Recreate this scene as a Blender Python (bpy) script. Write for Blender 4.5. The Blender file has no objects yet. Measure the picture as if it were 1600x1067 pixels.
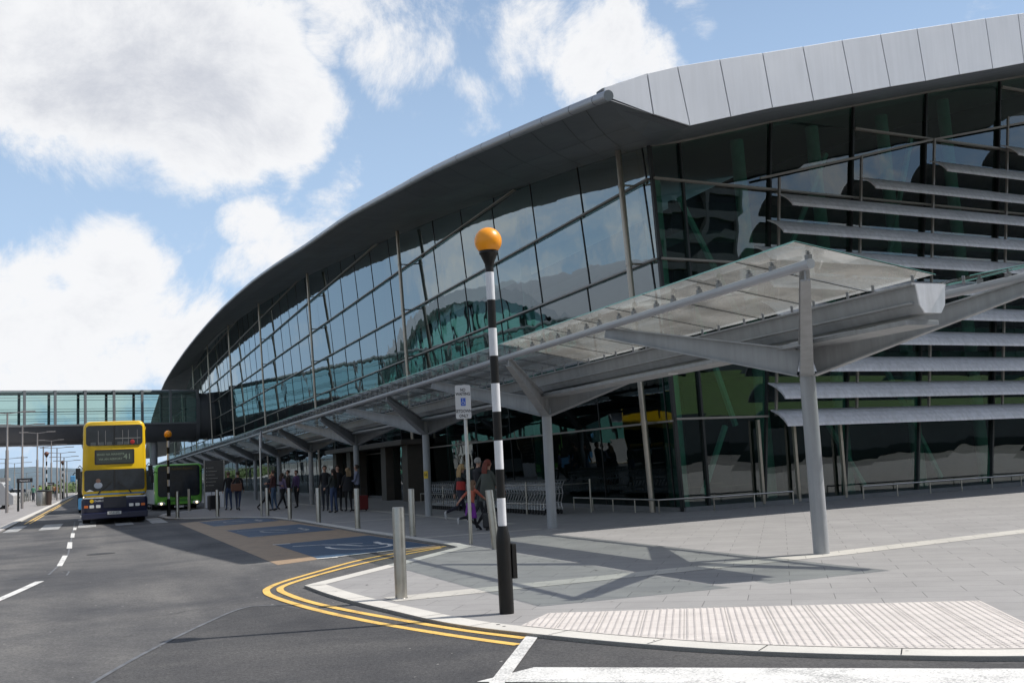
import bpy, bmesh, math, random
from mathutils import Vector, Matrix, geometry
random.seed(7)
PI = math.pi
scene = bpy.context.scene
COL = scene.collection
# ------------------------------------------------------------------ camera
F, CX, CY, EYE = 1650.0, 800.0, 533.5, 1.55
def _d(x, y): return Vector((x-CX, y-CY, F)).normalized()
_vp = (150.0, 757.0); _sl = -0.0487
dY = _d(*_vp); _q = _d(_vp[0]+4000, _vp[1]+4000*_sl)
UPV = _q.cross(dY).normalized()
if UPV[1] > 0: UPV = -UPV
dX = dY.cross(UPV).normalized()
EYEP = Vector((0, 0, EYE))
def ray(x, y):
    c = _d(x, y); return Vector((dX.dot(c), dY.dot(c), UPV.dot(c)))
def G(x, y, z=0.0):
    "point of the ground (height z) seen at a photo position"
    r = ray(x, y); return EYEP + r*((z-EYE)/r.z)
def PL(x, y, p, n):
    r = ray(x, y); n = Vector(n); return EYEP + r*((Vector(p)-EYEP).dot(n)/r.dot(n))
def PY(x, y, Y): return PL(x, y, (0, Y, 0), (0, 1, 0))
def PX(x, y, X): return PL(x, y, (X, 0, 0), (1, 0, 0))
cam = bpy.data.cameras.new('camera'); cam.sensor_width = 36; cam.lens = F/1600*36
cam.clip_end = 6000; cam.clip_start = 0.05
co = bpy.data.objects.new('camera', cam); COL.objects.link(co)
def c2w(v): v = Vector(v); return Vector((dX.dot(v), dY.dot(v), UPV.dot(v)))
rt, dn, fw = c2w((1, 0, 0)), c2w((0, 1, 0)), c2w((0, 0, 1))
M = Matrix(((rt.x, -dn.x, -fw.x), (rt.y, -dn.y, -fw.y), (rt.z, -dn.z, -fw.z)))
co.matrix_world = Matrix.Translation(EYEP) @ M.to_4x4()
scene.camera = co
# ------------------------------------------------------------------ world, sun, exposure
SUNV = Vector((3.15, -0.67, 3.93)).normalized()
w = bpy.data.worlds.new('World'); scene.world = w; w.use_nodes = True
nt = w.node_tree; nt.nodes.clear()
def N(t, typ, **kw):
    n = t.nodes.new(typ)
    for k, v in kw.items(): setattr(n, k, v)
    return n
out = N(nt, 'ShaderNodeOutputWorld'); bg = N(nt, 'ShaderNodeBackground')
sky = N(nt, 'ShaderNodeTexSky', sky_type='NISHITA', sun_disc=False)
sky.sun_elevation = math.asin(SUNV.z); sky.sun_rotation = math.atan2(SUNV.x, SUNV.y)
sky.air_density = 1.0; sky.dust_density = 0.3; sky.ozone_density = 2.0
bg.inputs['Strength'].default_value = 0.10
tc = N(nt, 'ShaderNodeTexCoord')
def math_(t, op, a, b=None, c=None, clamp=False):
    n = N(t, 'ShaderNodeMath', operation=op, use_clamp=clamp)
    for i, v in enumerate((a, b, c)):
        if v is None: continue
        if isinstance(v, (int, float)): n.inputs[i].default_value = v
        else: t.links.new(v, n.inputs[i])
    return n.outputs[0]
def noise(t, vec, scale, detail=6, rough=0.55, dist=0.0):
    n = N(t, 'ShaderNodeTexNoise'); n.inputs['Scale'].default_value = scale
    n.inputs['Detail'].default_value = detail; n.inputs['Roughness'].default_value = rough
    n.inputs['Distortion'].default_value = dist
    if vec is not None: t.links.new(vec, n.inputs['Vector'])
    return n
# cloud field: soft billows at directions of the sky
big = noise(nt, tc.outputs['Generated'], 3.2, 8, 0.6)
fine = noise(nt, tc.outputs['Generated'], 8.0, 12, 0.70, .35)
wob = noise(nt, tc.outputs['Generated'], 5.0, 4, 0.5)
wv = N(nt, 'ShaderNodeVectorMath', operation='MULTIPLY_ADD')
sb = N(nt, 'ShaderNodeVectorMath', operation='SUBTRACT'); nt.links.new(wob.outputs['Color'], sb.inputs[0]); sb.inputs[1].default_value = (.5, .5, .5)
nt.links.new(sb.outputs[0], wv.inputs[0]); wv.inputs[1].default_value = (.16, .16, .16); nt.links.new(tc.outputs['Generated'], wv.inputs[2])
blobs = [  # photo direction, angular radius (px), strength
 (-40, 30, 250, 1.0), (170, 60, 250, 1.15), (330, 110, 230, 1.15), (440, 175, 130, 1.0), (480,190,80,.6), (90, 170, 120, .45),
 (580, 50, 110, .68), (640, 120, 110, .66), (730, 180, 80, .58), (830, 40, 130, .62), (930, 100, 120, .70), (780, 100, 110, .56), (690,30,120,.58), (620,190,60,.5), (1000,95,80,.6), (550,110,60,.6), (1060,10,60,.5),
 (40, 470, 150, 1.0), (190, 480, 170, 1.1), (300, 540, 150, 1.0), (380, 340, 75, .8), (430, 400, 95, .9), (330, 370, 50, .5),
 (515, 335, 70, .5), (40, 560, 200, .9), (180, 570, 150, .9), (0, 640, 200, .6), (470, 400, 90, .8), (1010, 110, 70, .35)]
acc = None
for (bx, by, br, bs) in blobs:
    dv = ray(bx, by)
    dn_ = N(nt, 'ShaderNodeVectorMath', operation='DISTANCE'); nt.links.new(wv.outputs[0], dn_.inputs[0]); dn_.inputs[1].default_value = dv
    mr = N(nt, 'ShaderNodeMapRange', interpolation_type='SMOOTHSTEP'); nt.links.new(dn_.outputs['Value'], mr.inputs['Value'])
    rad = br/F
    mr.inputs['From Min'].default_value = rad*1.15; mr.inputs['From Max'].default_value = rad*0.25
    mr.inputs['To Min'].default_value = 0; mr.inputs['To Max'].default_value = bs
    acc = mr.outputs[0] if acc is None else math_(nt, 'MAXIMUM', acc, mr.outputs[0])
# elsewhere in the sky (behind and beside the viewer): scattered clouds
dfw = N(nt, 'ShaderNodeVectorMath', operation='DOT_PRODUCT'); nt.links.new(tc.outputs['Generated'], dfw.inputs[0]); dfw.inputs[1].default_value = ray(800, 533)
side = N(nt, 'ShaderNodeMapRange', interpolation_type='SMOOTHSTEP'); nt.links.new(dfw.outputs['Value'], side.inputs['Value'])
side.inputs['From Min'].default_value = 0.85; side.inputs['From Max'].default_value = 0.70
side.inputs['To Min'].default_value = 0; side.inputs['To Max'].default_value = 0.40
acc = math_(nt, 'MAXIMUM', acc, side.outputs[0])
fld = math_(nt, 'ADD', math_(nt, 'MULTIPLY_ADD', math_(nt, 'SUBTRACT', big.outputs['Fac'], .5), 1.5, acc),
            math_(nt, 'MULTIPLY', math_(nt, 'SUBTRACT', fine.outputs['Fac'], .5), 2.3))
cm = N(nt, 'ShaderNodeMapRange', interpolation_type='SMOOTHSTEP'); nt.links.new(fld, cm.inputs['Value'])
cm.inputs['From Min'].default_value = 0.22; cm.inputs['From Max'].default_value = 0.80
cm.inputs['To Min'].default_value = 0.0; cm.inputs['To Max'].default_value = 0.97
# grey cores where the cloud is thick
core = N(nt, 'ShaderNodeMapRange', interpolation_type='SMOOTHSTEP'); nt.links.new(math_(nt, 'MULTIPLY_ADD', math_(nt, 'SUBTRACT', noise(nt, wv.outputs[0], 4.3, 5, .5).outputs['Fac'], .5), 2.0, fld), core.inputs['Value'])
core.inputs['From Min'].default_value = 0.75; core.inputs['From Max'].default_value = 1.9
cmix = N(nt, 'ShaderNodeMix', data_type='RGBA'); nt.links.new(core.outputs[0], cmix.inputs['Factor'])
cmix.inputs['A'].default_value = (9.3, 9.35, 9.5, 1); cmix.inputs['B'].default_value = (6.0, 6.25, 6.9, 1)
sx = N(nt, 'ShaderNodeMix', data_type='RGBA', blend_type='MULTIPLY'); sx.inputs['Factor'].default_value = 1
nt.links.new(sky.outputs[0], sx.inputs['A']); sx.inputs['B'].default_value = (1.1, 1.1, 1.1, 1)
smix = N(nt, 'ShaderNodeMix', data_type='RGBA'); nt.links.new(cm.outputs[0], smix.inputs['Factor'])
hz = N(nt, 'ShaderNodeMix', data_type='RGBA'); sz = N(nt, 'ShaderNodeSeparateXYZ'); nt.links.new(tc.outputs['Generated'], sz.inputs[0])
hr = ramp2 = N(nt, 'ShaderNodeMapRange', interpolation_type='SMOOTHSTEP'); nt.links.new(sz.outputs['Z'], hr.inputs['Value']); hr.inputs['From Min'].default_value = .75; hr.inputs['From Max'].default_value = .05; hr.inputs['To Min'].default_value = .05; hr.inputs['To Max'].default_value = .86; fr_ = N(nt, 'ShaderNodeMapRange', interpolation_type='SMOOTHSTEP'); nt.links.new(dfw.outputs['Value'], fr_.inputs['Value']); fr_.inputs['From Min'].default_value = .2; fr_.inputs['From Max'].default_value = .88; fr_.inputs['To Min'].default_value = .15
nt.links.new(math_(nt, 'MULTIPLY', hr.outputs[0], fr_.outputs[0]), hz.inputs['Factor'])
nt.links.new(sx.outputs['Result'], hz.inputs['A']); hz.inputs['B'].default_value = (5.1, 6.95, 9.5, 1)
nt.links.new(hz.outputs['Result'], smix.inputs['A']); nt.links.new(cmix.outputs['Result'], smix.inputs['B'])
nt.links.new(smix.outputs['Result'], bg.inputs['Color']); nt.links.new(bg.outputs[0], out.inputs['Surface'])
sun = bpy.data.lights.new('sun', 'SUN'); sun.energy = 5.0; sun.angle = math.radians(0.55); sun.color = (1, .955, .89)
so = bpy.data.objects.new('sun', sun); COL.objects.link(so); so.rotation_euler = SUNV.to_track_quat('Z', 'Y').to_euler()
vs = scene.view_settings; vs.view_transform = 'Standard'; vs.look = 'None'; vs.gamma = 1; vs.exposure = 0.02
scene.cycles.max_bounces = 8; scene.cycles.transparent_max_bounces = 24; scene.cycles.caustics_reflective = False; scene.cycles.caustics_refractive = False
scene.cycles.sample_clamp_indirect = 4

# ------------------------------------------------------------------ mesh helpers
class MB:
    def __init__(s): s.v = []; s.f = []; s.m = []
    def add(s, vs, fs, mi=0):
        o = len(s.v); s.v += [tuple(p) for p in vs]; s.f += [tuple(i+o for i in f) for f in fs]; s.m += [mi]*len(fs); return s
    def box(s, a, b, mi=0):
        x0, y0, z0 = a; x1, y1, z1 = b
        return s.add([(x0,y0,z0),(x1,y0,z0),(x1,y1,z0),(x0,y1,z0),(x0,y0,z1),(x1,y0,z1),(x1,y1,z1),(x0,y1,z1)],
              [(0,3,2,1),(4,5,6,7),(0,1,5,4),(1,2,6,5),(2,3,7,6),(3,0,4,7)], mi)
    def beam(s, p, q, w, h, up=(0,0,1), w2=None, h2=None, mi=0):
        "rectangular bar from p to q"
        p = Vector(p); q = Vector(q); d = (q-p).normalized(); u = Vector(up)
        sd = d.cross(u)
        if sd.length < 1e-4: sd = d.cross(Vector((0,1,0)))
        sd.normalize(); u = sd.cross(d).normalized(); w2 = w if w2 is None else w2; h2 = h if h2 is None else h2
        vs = []
        for c, ww, hh in ((p, w, h), (q, w2, h2)):
            for a, b in ((-1,-1),(1,-1),(1,1),(-1,1)): vs.append(c+sd*a*ww/2+u*b*hh/2)
        return s.add(vs, [(0,1,2,3),(7,6,5,4),(0,4,5,1),(1,5,6,2),(2,6,7,3),(3,7,4,0)], mi)
    def tube(s, p, q, r, r2=None, n=12, caps=True, mi=0):
        p = Vector(p); q = Vector(q); d = (q-p).normalized(); a = d.orthogonal().normalized(); b = d.cross(a); r2 = r if r2 is None else r2
        vs = []
        for c, rr in ((p, r), (q, r2)):
            for i in range(n): t = 2*PI*i/n; vs.append(c+(a*math.cos(t)+b*math.sin(t))*rr)
        fs = [(i, (i+1) % n, n+(i+1) % n, n+i) for i in range(n)]
        if caps: fs += [tuple(reversed(range(n))), tuple(range(n, 2*n))]
        return s.add(vs, fs, mi)
    def path(s, pts, r, n=8, mi=0):
        pts = [Vector(p) for p in pts]; vs = []; a = None
        for k, p in enumerate(pts):
            d = (pts[min(k+1, len(pts)-1)]-pts[max(k-1, 0)]).normalized()
            if a is None: a = d.orthogonal().normalized()
            a = (a-d*a.dot(d)).normalized(); b = d.cross(a)
            for i in range(n): t = 2*PI*i/n; vs.append(p+(a*math.cos(t)+b*math.sin(t))*r)
        fs = [(k*n+i, k*n+(i+1) % n, (k+1)*n+(i+1) % n, (k+1)*n+i) for k in range(len(pts)-1) for i in range(n)]
        fs += [tuple(reversed(range(n))), tuple(range((len(pts)-1)*n, len(pts)*n))]
        return s.add(vs, fs, mi)
    def lathe(s, prof, c=(0,0,0), n=20, mi=0):
        vs = []; c = Vector(c)
        for r, z in prof:
            for i in range(n): t = 2*PI*i/n; vs.append((c.x+r*math.cos(t), c.y+r*math.sin(t), c.z+z))
        m = len(prof)
        fs = [(k*n+i, k*n+(i+1) % n, (k+1)*n+(i+1) % n, (k+1)*n+i) for k in range(m-1) for i in range(n)]
        fs += [tuple(reversed(range(n))), tuple(range((m-1)*n, m*n))]
        return s.add(vs, fs, mi)
    def ball(s, c, r, n=16, mi=0, sc=(1,1,1)):
        pr = [(r*math.sin(PI*k/n), -r*math.cos(PI*k/n)) for k in range(1, n)]
        pr = [(1e-4, -r)]+pr+[(1e-4, r)]
        t = MB().lathe(pr, (0,0,0), n*2); c = Vector(c)
        return s.add([(c.x+x*sc[0], c.y+y*sc[1], c.z+z*sc[2]) for x, y, z in t.v], t.f, mi)
    def poly(s, pts, mi=0, flip=False):
        pts = [Vector(p) if len(p) == 3 else Vector((p[0], p[1], 0)) for p in pts]
        tr = geometry.tessellate_polygon([pts])
        fs = []
        for a, b, c in tr:
            nz = (pts[b]-pts[a]).cross(pts[c]-pts[a])
            fs.append((a, b, c) if (nz.z >= 0) != flip else (a, c, b))
        return s.add(pts, fs, mi)
    def prism(s, pts, vec, mi=0):
        "extrude planar outline by vec"
        pts = [Vector(p) for p in pts]; v = Vector(vec); n = len(pts)
        tr = geometry.tessellate_polygon([pts])
        fs = [tuple(t) for t in tr]+[tuple(i+n for i in reversed(t)) for t in tr]
        fs += [(i, (i+1) % n, n+(i+1) % n, n+i) for i in range(n)]
        return s.add(pts+[p+v for p in pts], fs, mi)
    def strip(s, A, B, mi=0):
        n = len(A); return s.add(list(A)+list(B), [(i, i+1, n+i+1, n+i) for i in range(n-1)], mi)
    def grid(s, rows, mi=0):
        n = len(rows[0]); vs = [p for r in rows for p in r]
        return s.add(vs, [(k*n+i, k*n+i+1, (k+1)*n+i+1, (k+1)*n+i) for k in range(len(rows)-1) for i in range(n-1)], mi)
    def text(s, txt, size, mat, mi=0, align='CENTER', depth=0.0):
        cu = bpy.data.curves.new('t', 'FONT'); cu.body = txt; cu.size = size; cu.align_x = align; cu.extrude = depth; cu.offset = size*.022
        cu.resolution_u = 3
        o = bpy.data.objects.new('t', cu); COL.objects.link(o)
        dg = bpy.context.evaluated_depsgraph_get(); me = bpy.data.meshes.new_from_object(o.evaluated_get(dg))
        s.add([mat @ v.co for v in me.vertices], [tuple(p.vertices) for p in me.polygons], mi)
        bpy.data.objects.remove(o); bpy.data.curves.remove(cu); bpy.data.meshes.remove(me); return s
    def build(s, name, mats, parent=None, label=None, smooth=False, bevel=0, world=True, fixn=True):
        me = bpy.data.meshes.new(name)
        off = Vector((0,0,0))
        if parent is not None and world: off = wloc(parent)
        me.from_pydata([(x-off.x, y-off.y, z-off.z) for x, y, z in s.v], [], s.f)
        for m in (mats if isinstance(mats, (list, tuple)) else [mats]): me.materials.append(m)
        for p, mi in zip(me.polygons, s.m): p.material_index = mi
        if fixn:
            bm = bmesh.new(); bm.from_mesh(me); bmesh.ops.recalc_face_normals(bm, faces=bm.faces); bm.to_mesh(me); bm.free()
        if smooth:
            for p in me.polygons: p.use_smooth = True
            try: me.set_sharp_from_angle(angle=math.radians(38))
            except Exception: pass
        o = bpy.data.objects.new(name, me); COL.objects.link(o)
        if bevel:
            b = o.modifiers.new('bevel', 'BEVEL'); b.width = bevel; b.segments = 2; b.limit_method = 'ANGLE'
        if parent is not None: o.parent = parent
        if label: o['label'] = label
        return o
def wloc(o):
    l = Vector((0,0,0))
    while o is not None: l = l+o.location; o = o.parent
    return l
def tag(o, label, cat, group=None):
    o['label'] = label; o['category'] = cat
    if group: o['group'] = group
    return o
def thing(name, label, cat, loc=(0,0,0), rz=0, group=None):
    o = bpy.data.objects.new(name, None); COL.objects.link(o); o.location = loc; o.rotation_euler = (0,0,rz)
    o.empty_display_size = .2
    return tag(o, label, cat, group)
def dup(root, loc, rz=None, label=None, group=None):
    def cp(o, par):
        c = o.copy(); COL.objects.link(c)
        if par is not None: c.parent = par
        for ch in list(o.children): cp(ch, c)
        return c
    r = cp(root, None); r.location = loc
    if rz is not None: r.rotation_euler = (0,0,rz)
    if label: r['label'] = label
    if group: r['group'] = group
    return r
def structure(o): o['kind'] = 'structure'; return o

# ------------------------------------------------------------------ materials
def mat(name, col, rough=.6, metal=0.0, var=0.0, vscale=3.0, bump=0.0, bscale=40.0, spec=.5, coat=0.0, dirt=None):
    m = bpy.data.materials.new(name); m.use_nodes = True; t = m.node_tree; b = t.nodes['Principled BSDF']
    b.inputs['Base Color'].default_value = (*col, 1); b.inputs['Roughness'].default_value = rough; b.inputs['Metallic'].default_value = metal
    b.inputs['Specular IOR Level'].default_value = spec; b.inputs['Coat Weight'].default_value = coat
    c = N(t, 'ShaderNodeTexCoord')
    if var:
        n = noise(t, c.outputs['Object'], vscale, 7, .65)
        mx = N(t, 'ShaderNodeMix', data_type='RGBA'); mrn = N(t, 'ShaderNodeMapRange'); t.links.new(n.outputs['Fac'], mrn.inputs['Value'])
        mrn.inputs['From Min'].default_value = .3; mrn.inputs['From Max'].default_value = .7
        t.links.new(mrn.outputs[0], mx.inputs['Factor'])
        mx.inputs['A'].default_value = (*[x*(1-var) for x in col], 1); mx.inputs['B'].default_value = (*[min(1, x*(1+var)) for x in col], 1)
        t.links.new(mx.outputs['Result'], b.inputs['Base Color'])
        r2 = N(t, 'ShaderNodeMapRange'); t.links.new(n.outputs['Fac'], r2.inputs['Value']); r2.inputs['To Min'].default_value = max(.02, rough-.12); r2.inputs['To Max'].default_value = min(1, rough+.12)
        t.links.new(r2.outputs[0], b.inputs['Roughness'])
    if dirt:
        mp = N(t, 'ShaderNodeMapping'); mp.inputs['Scale'].default_value = (7, 7, .5); t.links.new(c.outputs['Object'], mp.inputs['Vector'])
        src = b.inputs['Base Color'].links[0].from_socket if b.inputs['Base Color'].links else col
        t.links.new(mixc(t, 1.0, src, ramp(t, noise(t, mp.outputs[0], 1, 5, .65).outputs['Fac'], .35, .62, (1-dirt,1-dirt,1-dirt*1.1), (1.04,1.04,1.04)), 'MULTIPLY'), b.inputs['Base Color'])
    if bump:
        n2 = noise(t, c.outputs['Object'], bscale, 5, .6); bp = N(t, 'ShaderNodeBump'); bp.inputs['Strength'].default_value = bump; bp.inputs['Distance'].default_value = .02
        t.links.new(n2.outputs['Fac'], bp.inputs['Height']); t.links.new(bp.outputs[0], b.inputs['Normal'])
    return m
def ramp(t, fac, a, b, c0, c1):
    r = N(t, 'ShaderNodeValToRGB'); r.color_ramp.elements[0].position = a; r.color_ramp.elements[1].position = b
    r.color_ramp.elements[0].color = (*c0, 1); r.color_ramp.elements[1].color = (*c1, 1); t.links.new(fac, r.inputs[0]); return r.outputs[0]
def mixc(t, fac, A, B, blend='MIX'):
    m = N(t, 'ShaderNodeMix', data_type='RGBA', blend_type=blend)
    for v, k in ((fac, 'Factor'), (A, 'A'), (B, 'B')):
        if isinstance(v, (int, float)): m.inputs[k].default_value = v
        elif isinstance(v, tuple): m.inputs[k].default_value = (*v, 1)
        else: t.links.new(v, m.inputs[k])
    return m.outputs['Result']
def asphalt(name, base, spk, warm=0):
    m = bpy.data.materials.new(name); m.use_nodes = True; t = m.node_tree; b = t.nodes['Principled BSDF']
    c = N(t, 'ShaderNodeTexCoord').outputs['Object']
    f1 = noise(t, c, 42, 4, .8).outputs['Fac']; f2 = noise(t, c, .28, 6, .65, .6).outputs['Fac']; f3 = noise(t, c, 1.7, 8, .7).outputs['Fac']
    col = ramp(t, f1, .36, .66, tuple(x*(1-spk) for x in base), tuple(x*(1+spk) for x in base))
    col = mixc(t, 1.0, col, ramp(t, f2, .38, .66, (.66, .66, .68), (1.48, 1.43, 1.33)), 'MULTIPLY')
    col = mixc(t, 1.0, col, ramp(t, f3, .3, .7, (.86, .86, .87), (1.12, 1.12, 1.1)), 'MULTIPLY')
    vo = N(t, 'ShaderNodeTexVoronoi'); vo.inputs['Scale'].default_value = 38; t.links.new(c, vo.inputs['Vector'])
    col = mixc(t, ramp(t, vo.outputs['Distance'], .09, .16, (.55,.55,.55), (0,0,0)), col, tuple(min(1, x*2.6) for x in base))
    mpt = N(t, 'ShaderNodeMapping'); mpt.inputs['Scale'].default_value = (1.1, .05, 1); t.links.new(c, mpt.inputs['Vector'])
    col = mixc(t, 1.0, col, ramp(t, noise(t, mpt.outputs[0], 1.0, 3, .5).outputs['Fac'], .38, .62, (.86,.86,.87), (1.13,1.12,1.1)), 'MULTIPLY')
    st_ = noise(t, c, 1.3, 4, .5); col = mixc(t, ramp(t, st_.outputs['Fac'], .66, .74, (0,0,0), (.5,.5,.5)), col, (.035,.034,.034))
    t.links.new(col, b.inputs['Base Color']); b.inputs['Roughness'].default_value = .82
    bp = N(t, 'ShaderNodeBump'); bp.inputs['Strength'].default_value = .55; bp.inputs['Distance'].default_value = .012
    t.links.new(noise(t, c, 75, 4, .7).outputs['Fac'], bp.inputs['Height']); t.links.new(bp.outputs[0], b.inputs['Normal'])
    return m
def paving(name, base, rot, sx_, sy_, mort=.012, mcol=.55, var=.10):
    m = bpy.data.materials.new(name); m.use_nodes = True; t = m.node_tree; b = t.nodes['Principled BSDF']
    c = N(t, 'ShaderNodeTexCoord').outputs['Object']; mp = N(t, 'ShaderNodeMapping'); mp.inputs['Rotation'].default_value = (0,0,rot); t.links.new(c, mp.inputs['Vector'])
    br = N(t, 'ShaderNodeTexBrick'); t.links.new(mp.outputs[0], br.inputs['Vector'])
    br.inputs['Color1'].default_value = (*[x*(1-var) for x in base], 1); br.inputs['Color2'].default_value = (*[x*(1+var) for x in base], 1)
    br.inputs['Mortar'].default_value = (*[x*mcol for x in base], 1); br.inputs['Scale'].default_value = 1
    br.inputs['Mortar Size'].default_value = mort; br.inputs['Mortar Smooth'].default_value = .3; br.inputs['Brick Width'].default_value = sx_; br.inputs['Row Height'].default_value = sy_
    br.inputs['Bias'].default_value = 0; br.offset = .5
    col = mixc(t, 1.0, br.outputs['Color'], ramp(t, noise(t, c, .9, 8, .7).outputs['Fac'], .3, .7, (.88,.88,.88), (1.1,1.1,1.09)), 'MULTIPLY')
    col = mixc(t, 1.0, col, ramp(t, noise(t, c, 90, 3, .7).outputs['Fac'], .3, .7, (.9,.9,.9), (1.1,1.1,1.1)), 'MULTIPLY')
    col = mixc(t, ramp(t, noise(t, c, 2.3, 9, .75).outputs['Fac'], .58, .72, (0,0,0), (.35,.35,.35)), col, tuple(x*.55 for x in base))
    t.links.new(col, b.inputs['Base Color']); b.inputs['Roughness'].default_value = .75
    bp = N(t, 'ShaderNodeBump'); bp.inputs['Strength'].default_value = .5; bp.inputs['Distance'].default_value = .006
    t.links.new(math_(t, 'SUBTRACT', noise(t, c, 60, 4, .6).outputs['Fac'], math_(t, 'MULTIPLY', br.outputs['Fac'], 2.0)), bp.inputs['Height']); t.links.new(bp.outputs[0], b.inputs['Normal'])
    return m
def paint(name, col, worn=.5, rough=.6):
    "road paint with worn grain"
    m = bpy.data.materials.new(name); m.use_nodes = True; t = m.node_tree; b = t.nodes['Principled BSDF']
    c = N(t, 'ShaderNodeTexCoord').outputs['Object']
    f = math_(t, 'ADD', math_(t, 'MULTIPLY', noise(t, c, 45, 6, .75).outputs['Fac'], .6), math_(t, 'MULTIPLY', noise(t, c, 2.2, 6, .7).outputs['Fac'], .4))
    k = ramp(t, f, .40, .50, (min(1, worn*1.5),)*3, (0,0,0))
    cc = mixc(t, 1.0, col, ramp(t, noise(t, c, 4, 7, .7).outputs['Fac'], .3, .7, (.86,.86,.86), (1.05,1.05,1.05)), 'MULTIPLY')
    t.links.new(mixc(t, k, cc, (.075,.075,.078)), b.inputs['Base Color']); b.inputs['Roughness'].default_value = rough
    bp = N(t, 'ShaderNodeBump'); bp.inputs['Strength'].default_value = .3; bp.inputs['Distance'].default_value = .01
    t.links.new(noise(t, c, 75, 4, .7).outputs['Fac'], bp.inputs['Height']); t.links.new(bp.outputs[0], b.inputs['Normal'])
    return m
def glass(name, tint, refl_ior=2.0, wave=.02, wscale=.6, body=None, bodyf=0.0, rcol=(.93,.97,1), rough=0.0, pane=None):
    "thin pane: fresnel mirror over tinted see-through, optional milky body"
    m = bpy.data.materials.new(name); m.use_nodes = True; t = m.node_tree; t.nodes.clear()
    o = N(t, 'ShaderNodeOutputMaterial'); tr = N(t, 'ShaderNodeBsdfTransparent'); tr.inputs[0].default_value = (*tint, 1)
    gl = N(t, 'ShaderNodeBsdfGlossy'); gl.inputs['Color'].default_value = (*rcol, 1); gl.inputs['Roughness'].default_value = rough
    fr = N(t, 'ShaderNodeFresnel'); ge_ = N(t, 'ShaderNodeNewGeometry')   # same mirror strength from both sides of the pane
    t.links.new(math_(t, 'MULTIPLY_ADD', ge_.outputs['Backfacing'], 1/refl_ior-refl_ior, refl_ior), fr.inputs['IOR'])
    c = N(t, 'ShaderNodeTexCoord').outputs['Object']
    if wave:
        bp = N(t, 'ShaderNodeBump'); bp.inputs['Strength'].default_value = 1; bp.inputs['Distance'].default_value = wave
        t.links.new(noise(t, c, wscale, 2, .5).outputs['Fac'], bp.inputs['Height']); t.links.new(bp.outputs[0], gl.inputs['Normal'])
    base = tr.outputs[0]
    if bodyf:
        df = N(t, 'ShaderNodeBsdfDiffuse'); df.inputs[0].default_value = (*body, 1); tl = N(t, 'ShaderNodeBsdfTranslucent'); tl.inputs[0].default_value = (*body, 1)
        ms = N(t, 'ShaderNodeMixShader'); ms.inputs[0].default_value = .5; t.links.new(df.outputs[0], ms.inputs[1]); t.links.new(tl.outputs[0], ms.inputs[2])
        mb = N(t, 'ShaderNodeMixShader'); t.links.new(base, mb.inputs[1]); t.links.new(ms.outputs[0], mb.inputs[2])
        t.links.new(ramp(t, noise(t, c, 1.1, 7, .6, .5).outputs['Fac'], .3, .75, (bodyf*.6,)*3, (bodyf*1.4,)*3), mb.inputs[0]); base = mb.outputs[0]
    mx = N(t, 'ShaderNodeMixShader'); t.links.new(fr.outputs[0], mx.inputs[0]); t.links.new(base, mx.inputs[1]); t.links.new(gl.outputs[0], mx.inputs[2])
    t.links.new(mx.outputs[0], o.inputs['Surface']); return m
def emit(name, col, s):
    m = bpy.data.materials.new(name); m.use_nodes = True; b = m.node_tree.nodes['Principled BSDF']
    b.inputs['Base Color'].default_value = (*col, 1); b.inputs['Emission Color'].default_value = (*col, 1); b.inputs['Emission Strength'].default_value = s; return m

A = {}
A['road'] = asphalt('asphalt', (.098,.098,.101), .45)
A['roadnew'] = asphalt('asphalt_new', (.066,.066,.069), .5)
A['tar'] = mat('tar_seam', (.115,.12,.13), .6, var=.5, vscale=5)
A['pave'] = paving('granite_paving', (.295,.287,.283), .62, .9, .45, .0055, .55, .045)
A['paler'] = paving('pale_paving', (.50,.48,.44), .62, .5, .4, .008, .7, .05)
A['tact'] = mat('tactile', (.60,.555,.52), .8, var=.10, vscale=3, bump=.3, bscale=120)
A['kerb'] = paving('kerb_stone', (.60,.575,.53), 0, 40, 40, .006, .4, .03)
A['white'] = paint('white_paint', (.74,.73,.70), .45)
A['white_worn_shade'] = paint('white_paint_worn_shaded', (.42,.42,.41), .7)  # worn white, greyed further: the shade there is put into the base colour
A['yellow'] = paint('yellow_paint', (.84,.53,.13), .35)
A['bay'] = paint('blue_bay', (.026,.072,.14), .22)
A['buff'] = paint('buff_surface', (.36,.25,.155), .30)
A['steel'] = mat('brushed_steel', (.44,.42,.38), .36, 1.0, var=.12, vscale=6)
A['mast'] = mat('stainless_mast', (.42,.38,.33), .38, .85, var=.10, vscale=5)
A['cgrey'] = mat('canopy_grey', (.33,.34,.355), .45, 0, var=.07, vscale=2, dirt=.14)
A['darkgrey'] = mat('dark_frame', (.03,.033,.035), .4, .3)
A['alu'] = mat('aluminium_rail', (.33,.32,.30), .4, .6)
A['tube'] = mat('tube_grey', (.40,.41,.44), .38, .2, var=.04)
A['black'] = mat('black_paint', (.010,.0095,.009), .42, 0, var=.2, vscale=8, spec=.3)
A['wpaint'] = mat('white_paint_pole', (.72,.73,.76), .42, var=.05, vscale=10, dirt=.12)
A['amber'] = mat('amber_globe', (.93,.34,.012), .35, spec=.5, var=.04, vscale=4)
A['rubber'] = mat('rubber', (.02,.02,.02), .8)
A['chrome'] = mat('chrome', (.6,.6,.62), .2, 1.0)
A['glassdark'] = mat('dark_vehicle_glass', (.008,.010,.013), .05, 0, spec=.45)

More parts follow.
